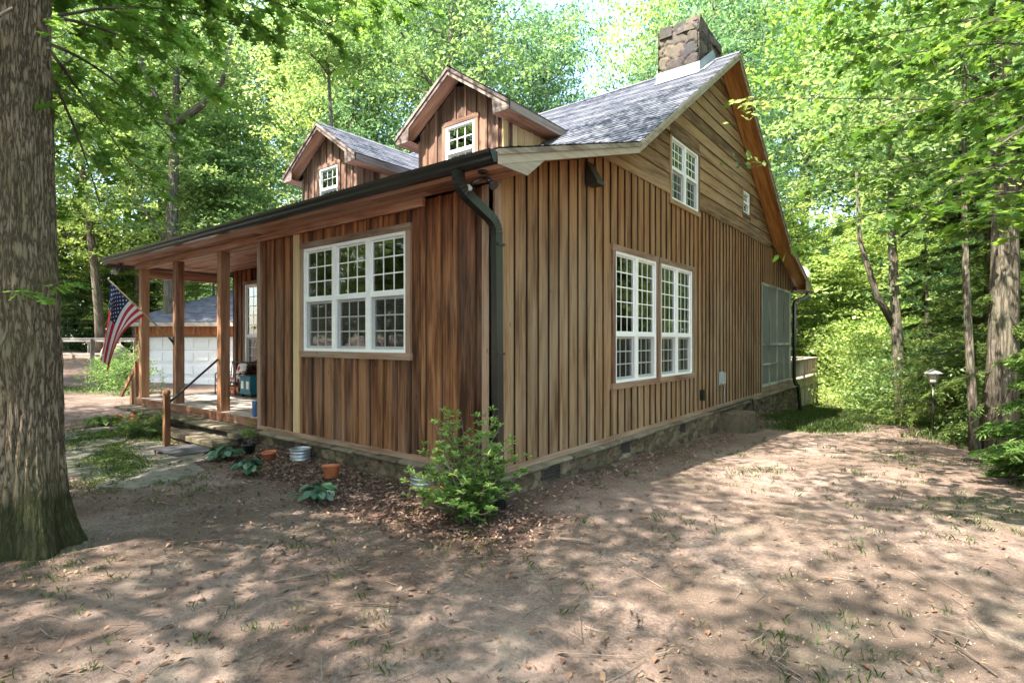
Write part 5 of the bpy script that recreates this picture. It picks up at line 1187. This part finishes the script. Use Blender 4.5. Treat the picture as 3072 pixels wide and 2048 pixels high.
hsum = t.math('ADD', (fine, 'Fac'), (t.math('MULTIPLY', (spk, 'Fac'), .5), 0)); t.pbr((c5, 2), .95, (hsum, 0), .75, .03, .12)
tag(newobj('ground', npmesh('ground', np.stack([X, Y, Z], 1), F, [t.m], smooth=True, extra={'bed': bed, 'grass': grass})), kind='structure')
def groundz(x, y): return gz(x, y)+.018*vn(x, y, .9, 3)+.010*vn(x, y, 4.1, 9)
def inhouse(x, y): return ((x > -10.1) & (x < .12) & (y > -.12) & (y < 14.8)) | ((x > -10.1) & (x < -4.5) & (y > -.75) & (y < .2)) | (np.hypot(x-ox, y-oy) < .33)
def scatter(n, wf, x0, x1, y0, y1, r):
    x = r.uniform(x0, x1, n*4); y = r.uniform(y0, y1, n*4); w = wf(x, y); k = (r.random(n*4) < w) & ~inhouse(x, y); return x[k][:n], y[k][:n]
r = np.random.default_rng(33)
def flatframes(n, tilt, r):
    a = r.uniform(0, 6.28, n); A = np.stack([np.cos(a), np.sin(a), r.normal(0, tilt, n)], 1); A /= np.linalg.norm(A, axis=1, keepdims=True); B = np.stack([-np.sin(a), np.cos(a), r.normal(0, tilt, n)], 1); B -= A*(A*B).sum(1, keepdims=True); B /= np.linalg.norm(B, axis=1, keepdims=True); return A, B, np.cross(A, B)
camd = lambda x, y: np.hypot(x-CAM[0], y-CAM[1])
x, y = scatter(36000, lambda x, y: masks(x, y, 0*x)[0]**2.4, -4.8, 1.6, -2.1, 13, r); n = len(x); P = np.stack([x, y, groundz(x, y)+r.uniform(.0, .022, n)], 1)
T_CHIP = (np.array([(-.5, -.2, 0), (.45, -.26, .05), (.5, .18, .0), (-.42, .24, .06)]), [[0, 1, 2, 3]])
tag(newobj('bark_mulch', leaves('bark_mulch', P, r.uniform(.018, .05, n), [MULCHM], T_CHIP, frames=flatframes(n, .35, r), r=r)), 'reddish bark mulch covering the flower bed under the front window', 'mulch', kind='stuff')
lit = lambda x, y: np.clip(.22+.9*(vn(x, y, .8, 21)+.1)+.5*(x < 1)*(y < -.8), .04, 1)*np.clip(1.6-camd(x, y)/14, .2, 1)
x, y = scatter(26000, lit, -13, 6.5, -4.2, 14, r); n = len(x); P = np.stack([x, y, groundz(x, y)+.004+r.uniform(0, .01, n)], 1); T_CURL = (np.array([(-.5, 0, .02), (-.2, -.16, .10), (.2, -.19, .08), (.5, 0, .0), (.2, .17, .12), (-.2, .15, .08)]), [[0, 1, 2, 3, 4, 5]])
tag(newobj('leaf_litter', leaves('leaf_litter', P, r.gamma(2.6, .0078, n)+.009, [LITTER], T_CURL, frames=flatframes(n, .28, r), r=r)), 'small dry leaf litter scattered over the bare soil', 'leaf litter', kind='stuff')
x, y = scatter(9000, lambda x, y: np.clip(.3+vn(x, y, 1.1, 44), 0, 1), -4, 6, -4.2, 6, r); n = len(x); P = np.stack([x, y, groundz(x, y)+.003], 1)
tag(newobj('gravel', leaves('gravel', P, r.uniform(.006, .014, n), [GRAVM], T_CHIP, frames=flatframes(n, .6, r), r=r)), 'fine pale gravel grains pressed into the bare soil', 'gravel', kind='stuff')
# bigger dry leaves: each one a thing
dl = []
for k in range(6):
    tv = T_OAK[0].copy() if k % 2 else T_OVAL[0]*np.array([1, 1.5, 3]); tv[:, 2] += .25*np.abs(tv[:, 1])*(1+k*.2)+.12*tv[:, 0]**2; me = npmesh('dry_leaf', tv*.085, [list(range(len(tv)))], [L_DEAD], rnd=[.5]); dl.append(me)
k = 0
while k < 70:
    px, py = r.uniform(0, 2352), r.uniform(1180, 1560); x, y, z = frompix(px, py)
    if inhouse(np.array([x]), np.array([y]))[0]: continue
    o = newobj('dry_leaf', dl[k % 6], None, (x, y, float(groundz([x], [y])[0])+.008)); o.rotation_euler = (r.normal(0, .25), r.normal(0, .25), r.uniform(0, 6.28)); s = r.uniform(.4, .75); o.scale = (s, s, s); tag(o, 'fallen dry brown leaf lying on the bare yard soil', 'leaf', 'larger fallen leaves on the bare soil'); k += 1
# twigs
mb = MB(); k = 0
while k < 330:
    px, py = r.uniform(0, 2352), 985+575*r.random()**.8; x, y, z = frompix(px, py)
    if inhouse(np.array([x]), np.array([y]))[0] or x > 7: continue
    a = r.uniform(0, 6.28); L = r.uniform(.04, .22)*(1 if k % 9 else 1.8); q = [(x+math.cos(a)*L*t+r.normal(0, .006), y+math.sin(a)*L*t+r.normal(0, .006)) for t in (-.5, -.1, .2, .5)]; mb.tube([(u, v, G(u, v)+.012+r.uniform(0, .008)) for u, v in q], [.0024, .0026, .002, .001], 4, smooth=False); k += 1
tag(mb.build('twig_litter', TWIG), 'thin dry twigs strewn over the yard', 'twigs', kind='stuff')
for px, py, a, L, rr_, lab in ((1322, 1247, .25, .26, .011, 'short thick stick on the soil right of the corner shrub'), (500, 1245, .9, .36, .006, 'thin stick on the soil right of the oak trunk'), (690, 1330, 1.1, .34, .006, 'thin bent stick in the left foreground'), (860, 1395, .5, .30, .006, 'thin forked stick in the lower left foreground'), (2080, 1130, 2.4, .3, .008, 'small stick on the soil toward the right hand trees'), (2200, 1500, 2.3, .45, .006, 'long thin stick in the lower right corner')):
    x, y, z = frompix(px, py); mb = MB(); z = G(x, y)+.018; mb.tube([(x-L/2*math.cos(a), y-L/2*math.sin(a), z), (x+.02, y+.01, z+.01), (x+L/2*math.cos(a), y+L/2*math.sin(a), z)], [rr_, rr_*.9, rr_*.5], 7); mb.tube([(x, y, z), (x+.05*math.cos(a+.8), y+.05*math.sin(a+.8), z+.02)], [rr_*.5, rr_*.3], 5)
    tag(mb.build('stick', TWIG, None, (x, y, z)), lab, 'stick', 'fallen sticks')
# grass blades
def blades(n, wf, box, hmin, hmax, r, clump=1, sig=.03):
    x, y = scatter(n//clump, wf, *box, r); x = np.repeat(x, clump)+r.normal(0, sig, len(x)*clump); y = np.repeat(y, clump)+r.normal(0, sig, len(y)*clump); k = ~inhouse(x, y); x, y = x[k], y[k]; n = len(x); z = groundz(x, y)-.003
    h = r.uniform(hmin, hmax, n); a = r.uniform(0, 6.28, n); l = r.uniform(.1, .8, n)*h; w = .0010+.0016*r.random(n)*(.6+camd(x, y)/6); dx, dy = np.cos(a), np.sin(a); B = np.stack([x, y, z], 1)
    S = np.stack([-dy*w, dx*w, 0*w], 1); M = B+np.stack([dx*l*.35, dy*l*.35, h*.62], 1); Tt = B+np.stack([dx*l, dy*l, h*.95], 1)
    V = np.stack([B-S, B+S, M+S*.7, Tt, M-S*.7], 1).reshape(-1, 3); F = np.arange(n*5).reshape(-1, 5); return V, F, r.random(n)
parts = [blades(110000, lambda x, y: masks(x, y, vn(x, y, .9, 3))[1]**1.5, (-2, 6, 8, 20), .03, .12, r, 4, .05), blades(26000, lambda x, y: masks(x, y, vn(x, y, .9, 3))[1]**1.5, (-11, -3, -3, 0), .02, .07, r, 4, .03), blades(14000, lambda x, y: masks(x, y, 0*x)[1]**1.5, (-26, -11, -6, 6), .05, .12, r, 4, .06)]
off = 0; V = []; F = []; Rn = []
for v, f, q in parts: V.append(v); F.append(f+off); Rn.append(q); off += len(v)
tag(newobj('grass', npmesh('grass', np.concatenate(V), np.concatenate(F), [L_GRASS], rnd=np.concatenate(Rn))), 'short green grass growing on the track and beside the path', 'grass', kind='stuff')
V, F, q = blades(16000, lambda x, y: np.clip(vn(x, y, 1.4, 70)*2.2-.1+.25*(x > 2.2), .02, 1), (-5, 6, -4.2, 9), .012, .06, r, 11, .03)
tag(newobj('weed_tufts', npmesh('weed_tufts', V, F, [L_GRASS], rnd=q)), 'sparse grass tufts dotted over the bare soil', 'grass', kind='stuff')
# ground-cover clumps of small leaves on the left bed edge and among the right undergrowth
def cover(n, wf, box, s, mat, name, lab, h=.05):
    x, y = scatter(n, wf, *box, r); P = np.stack([x, y, groundz(x, y)+r.uniform(.005, h, len(x))], 1); tag(newobj(name, leaves(name, P, r.uniform(.6, 1.2, len(x))*s, [mat], T_OVAL, up=1.4, jit=.5, r=r)), lab, 'ground cover', kind='stuff')
cover(9000, lambda x, y: masks(x, y, vn(x, y, .9, 3))[1]**2, (-10, -3.2, -2.6, -.5), .035, L_GRASS, 'ground_cover', 'low leafy weeds along the path edge')
cover(40000, lambda x, y: np.clip((x-3.3-.15*np.abs(y-9))*.8, 0, 1), (3, 12, 8.2, 24), .085, L_WOOD, 'undergrowth', 'green undergrowth carpeting the wood edge at the right', .35)
cover(24000, lambda x, y: np.clip((y-17.8)*.5, 0, 1), (-2, 9, 17.5, 27), .13, L_YEL, 'meadow_growth', 'bright sunlit growth on the slope behind the deck', .7)

# ================================================================ SHADE CANOPY (unseen crowns added above the viewpoint, clumps set by wanted shade)
SUN_EL, SUN_AZ = rad(57), (-.22, -.975)
Sv = np.array([SUN_AZ[0]*math.cos(SUN_EL), SUN_AZ[1]*math.cos(SUN_EL), math.sin(SUN_EL)]); Sv /= np.linalg.norm(Sv)
r = np.random.default_rng(123); cl = []
def want(x, y):   # rough share of shade where the light would land on the ground / front wall
    if y > 16: return 0
    if x < .2 and y < 2.5: return 1.0
    if y < .2-.5*(x-.2)*(x > .2): return .95
    return .72 if y < 8 else .25
tries = 0
NCL = 1500
while len(cl) < NCL and tries < 60000:
    tries += 1; x, y, zp = r.uniform(-13, 8), r.uniform(-6, 15), 0.
    if r.random() < .22: x, y, zp = r.uniform(-5.5, .4), -.05, r.uniform(.3, 2.4)
    if r.random() > want(x, y)*(.18+2.6*max(0, mnoise.noise((x*.75, y*.95, 5))+.12)+.8*(zp > 0)+.6*((x < 1.9) & (y < .4))): continue
    t_ = r.uniform(6.5, 12.5)/Sv[2]; p = np.array([x, y, zp])+Sv*t_
    dp = (p[0]-CAM[0])*VX+(p[1]-CAM[1])*VY; 
    if dp > 1 and (p[2]-1.35)/dp < .74 and abs(((p[0]-CAM[0])*RX+(p[1]-CAM[1])*RY)/dp) < 1.05: continue
    if np.linalg.norm(p[:2]-np.array(CAM[:2])) < .0: continue
    cl.append(p)
cl = np.array(cl)
SH = [(ox, oy), (-9.5, -9.5), (.5, -12.5), (7.8, -9.0), (-3.5, -7.8), (9.8, -2.5)]
own = np.argmin(np.stack([np.hypot(cl[:, 0]-a, cl[:, 1]-b) for a, b in SH]), 0)
labs = [None, 'unseen tall tree added beyond the left edge to shade the porch', 'unseen tall tree added behind the viewpoint to shade the yard', 'unseen tree added behind the viewpoint at the right to shade the track', 'unseen tree added behind the viewpoint at the left to shade the front bed', 'unseen tree added outside the right edge to shade the side yard']
for k, (sx, sy) in enumerate(SH):
    c = cl[own == k]
    if k == 0: o = oak; root = np.array([ox, oy, oz])
    else:
        z0 = G(sx, sy); o = thing('added_shade_tree', labs[k], 'tree', (sx, sy, z0), 'unseen trees added for shade'); root = np.array([sx, sy, z0]); mb = MB(); mb.tube([(sx, sy, z0-.2), (sx+.1, sy+.1, 5), (sx, sy, 11)], [.26, .2, .1], 10)
        for q in c[::3]: mb.tube([(sx, sy, max(4.5, q[2]-3)), ((sx+q[0])/2, (sy+q[1])/2, q[2]-.8), tuple(q)], [.10, .06, .015], 5)
        mb.build('trunk', BARK2, o)
    if len(c) == 0: continue
    m = 100; P = np.repeat(c, m, 0)+r.normal(0, 1, (len(c)*m, 3))*np.array([.36, .36, .2])
    newobj('crown', leaves('crown', P-root, r.uniform(.10, .17, len(P)), [L_OAK], T_SIMPLE, .9, .6, r=r), o)

# ================================================================ SKY, SUN, CAMERA
w = bpy.data.worlds.new('World'); bpy.context.scene.world = w; w.use_nodes = True; nt = w.node_tree; bg = nt.nodes['Background']
sk = nt.nodes.new('ShaderNodeTexSky'); sk.sky_type = 'NISHITA'; sk.sun_disc = False; sk.sun_elevation = SUN_EL; sk.sun_rotation = math.atan2(SUN_AZ[0], SUN_AZ[1]); sk.dust_density = 2.0; sk.air_density = 1.0; sk.altitude = 100
nt.links.new(sk.outputs[0], bg.inputs[0]); bg.inputs[1].default_value = .15
sl = bpy.data.lights.new('sun', 'SUN'); sl.energy = 3.5; sl.angle = rad(.53); sl.color = (1, .93, .82); so = bpy.data.objects.new('sun', sl); COL.objects.link(so)
so.rotation_euler = Vector(tuple(Sv)).to_track_quat('Z', 'Y').to_euler()
cam = bpy.data.cameras.new('camera'); cam.lens = 1260/2352*36; cam.sensor_width = 36; cam.shift_y = -3/2352; cam.clip_end = 1500; cam.clip_start = .05
co = bpy.data.objects.new('camera', cam); COL.objects.link(co); co.location = CAM; co.rotation_euler = (math.pi/2, 0, YAW); sc = bpy.context.scene; sc.camera = co
sc.view_settings.view_transform = 'Standard'; sc.view_settings.look = 'None'; sc.view_settings.exposure = 2.75; sc.view_settings.gamma = 1
sc.render.engine = 'CYCLES'; sc.cycles.max_bounces = 7; sc.cycles.diffuse_bounces = 4; sc.cycles.glossy_bounces = 3; sc.cycles.transparent_max_bounces = 8; sc.cycles.transmission_bounces = 4; sc.cycles.use_denoising = True
for o in bpy.context.scene.objects:
    if o.type == 'MESH' and o.parent is None and 'label' not in o and 'kind' not in o: print('UNTAGGED', o.name)
print('TREES', len([o for o in sc.objects if o.name.startswith(('forest', 'under'))]), 'clusters', len(cl))
# air of the woods
if False:
    mb = MB(); mb.box(-75, 45, -30, 75, -8, 30); t = NT('air'); v = t.n('VolumePrincipled'); v.inputs['Density'].default_value = .0009; v.inputs['Color'].default_value = (.95, .97, 1, 1); v.inputs['Anisotropy'].default_value = 0; t.l(v, 0, t.out, 'Volume')
    tag(mb.build('haze', t.m, None, (0, 0, 0)), 'pale summer haze hanging through the woods', 'haze', kind='stuff')
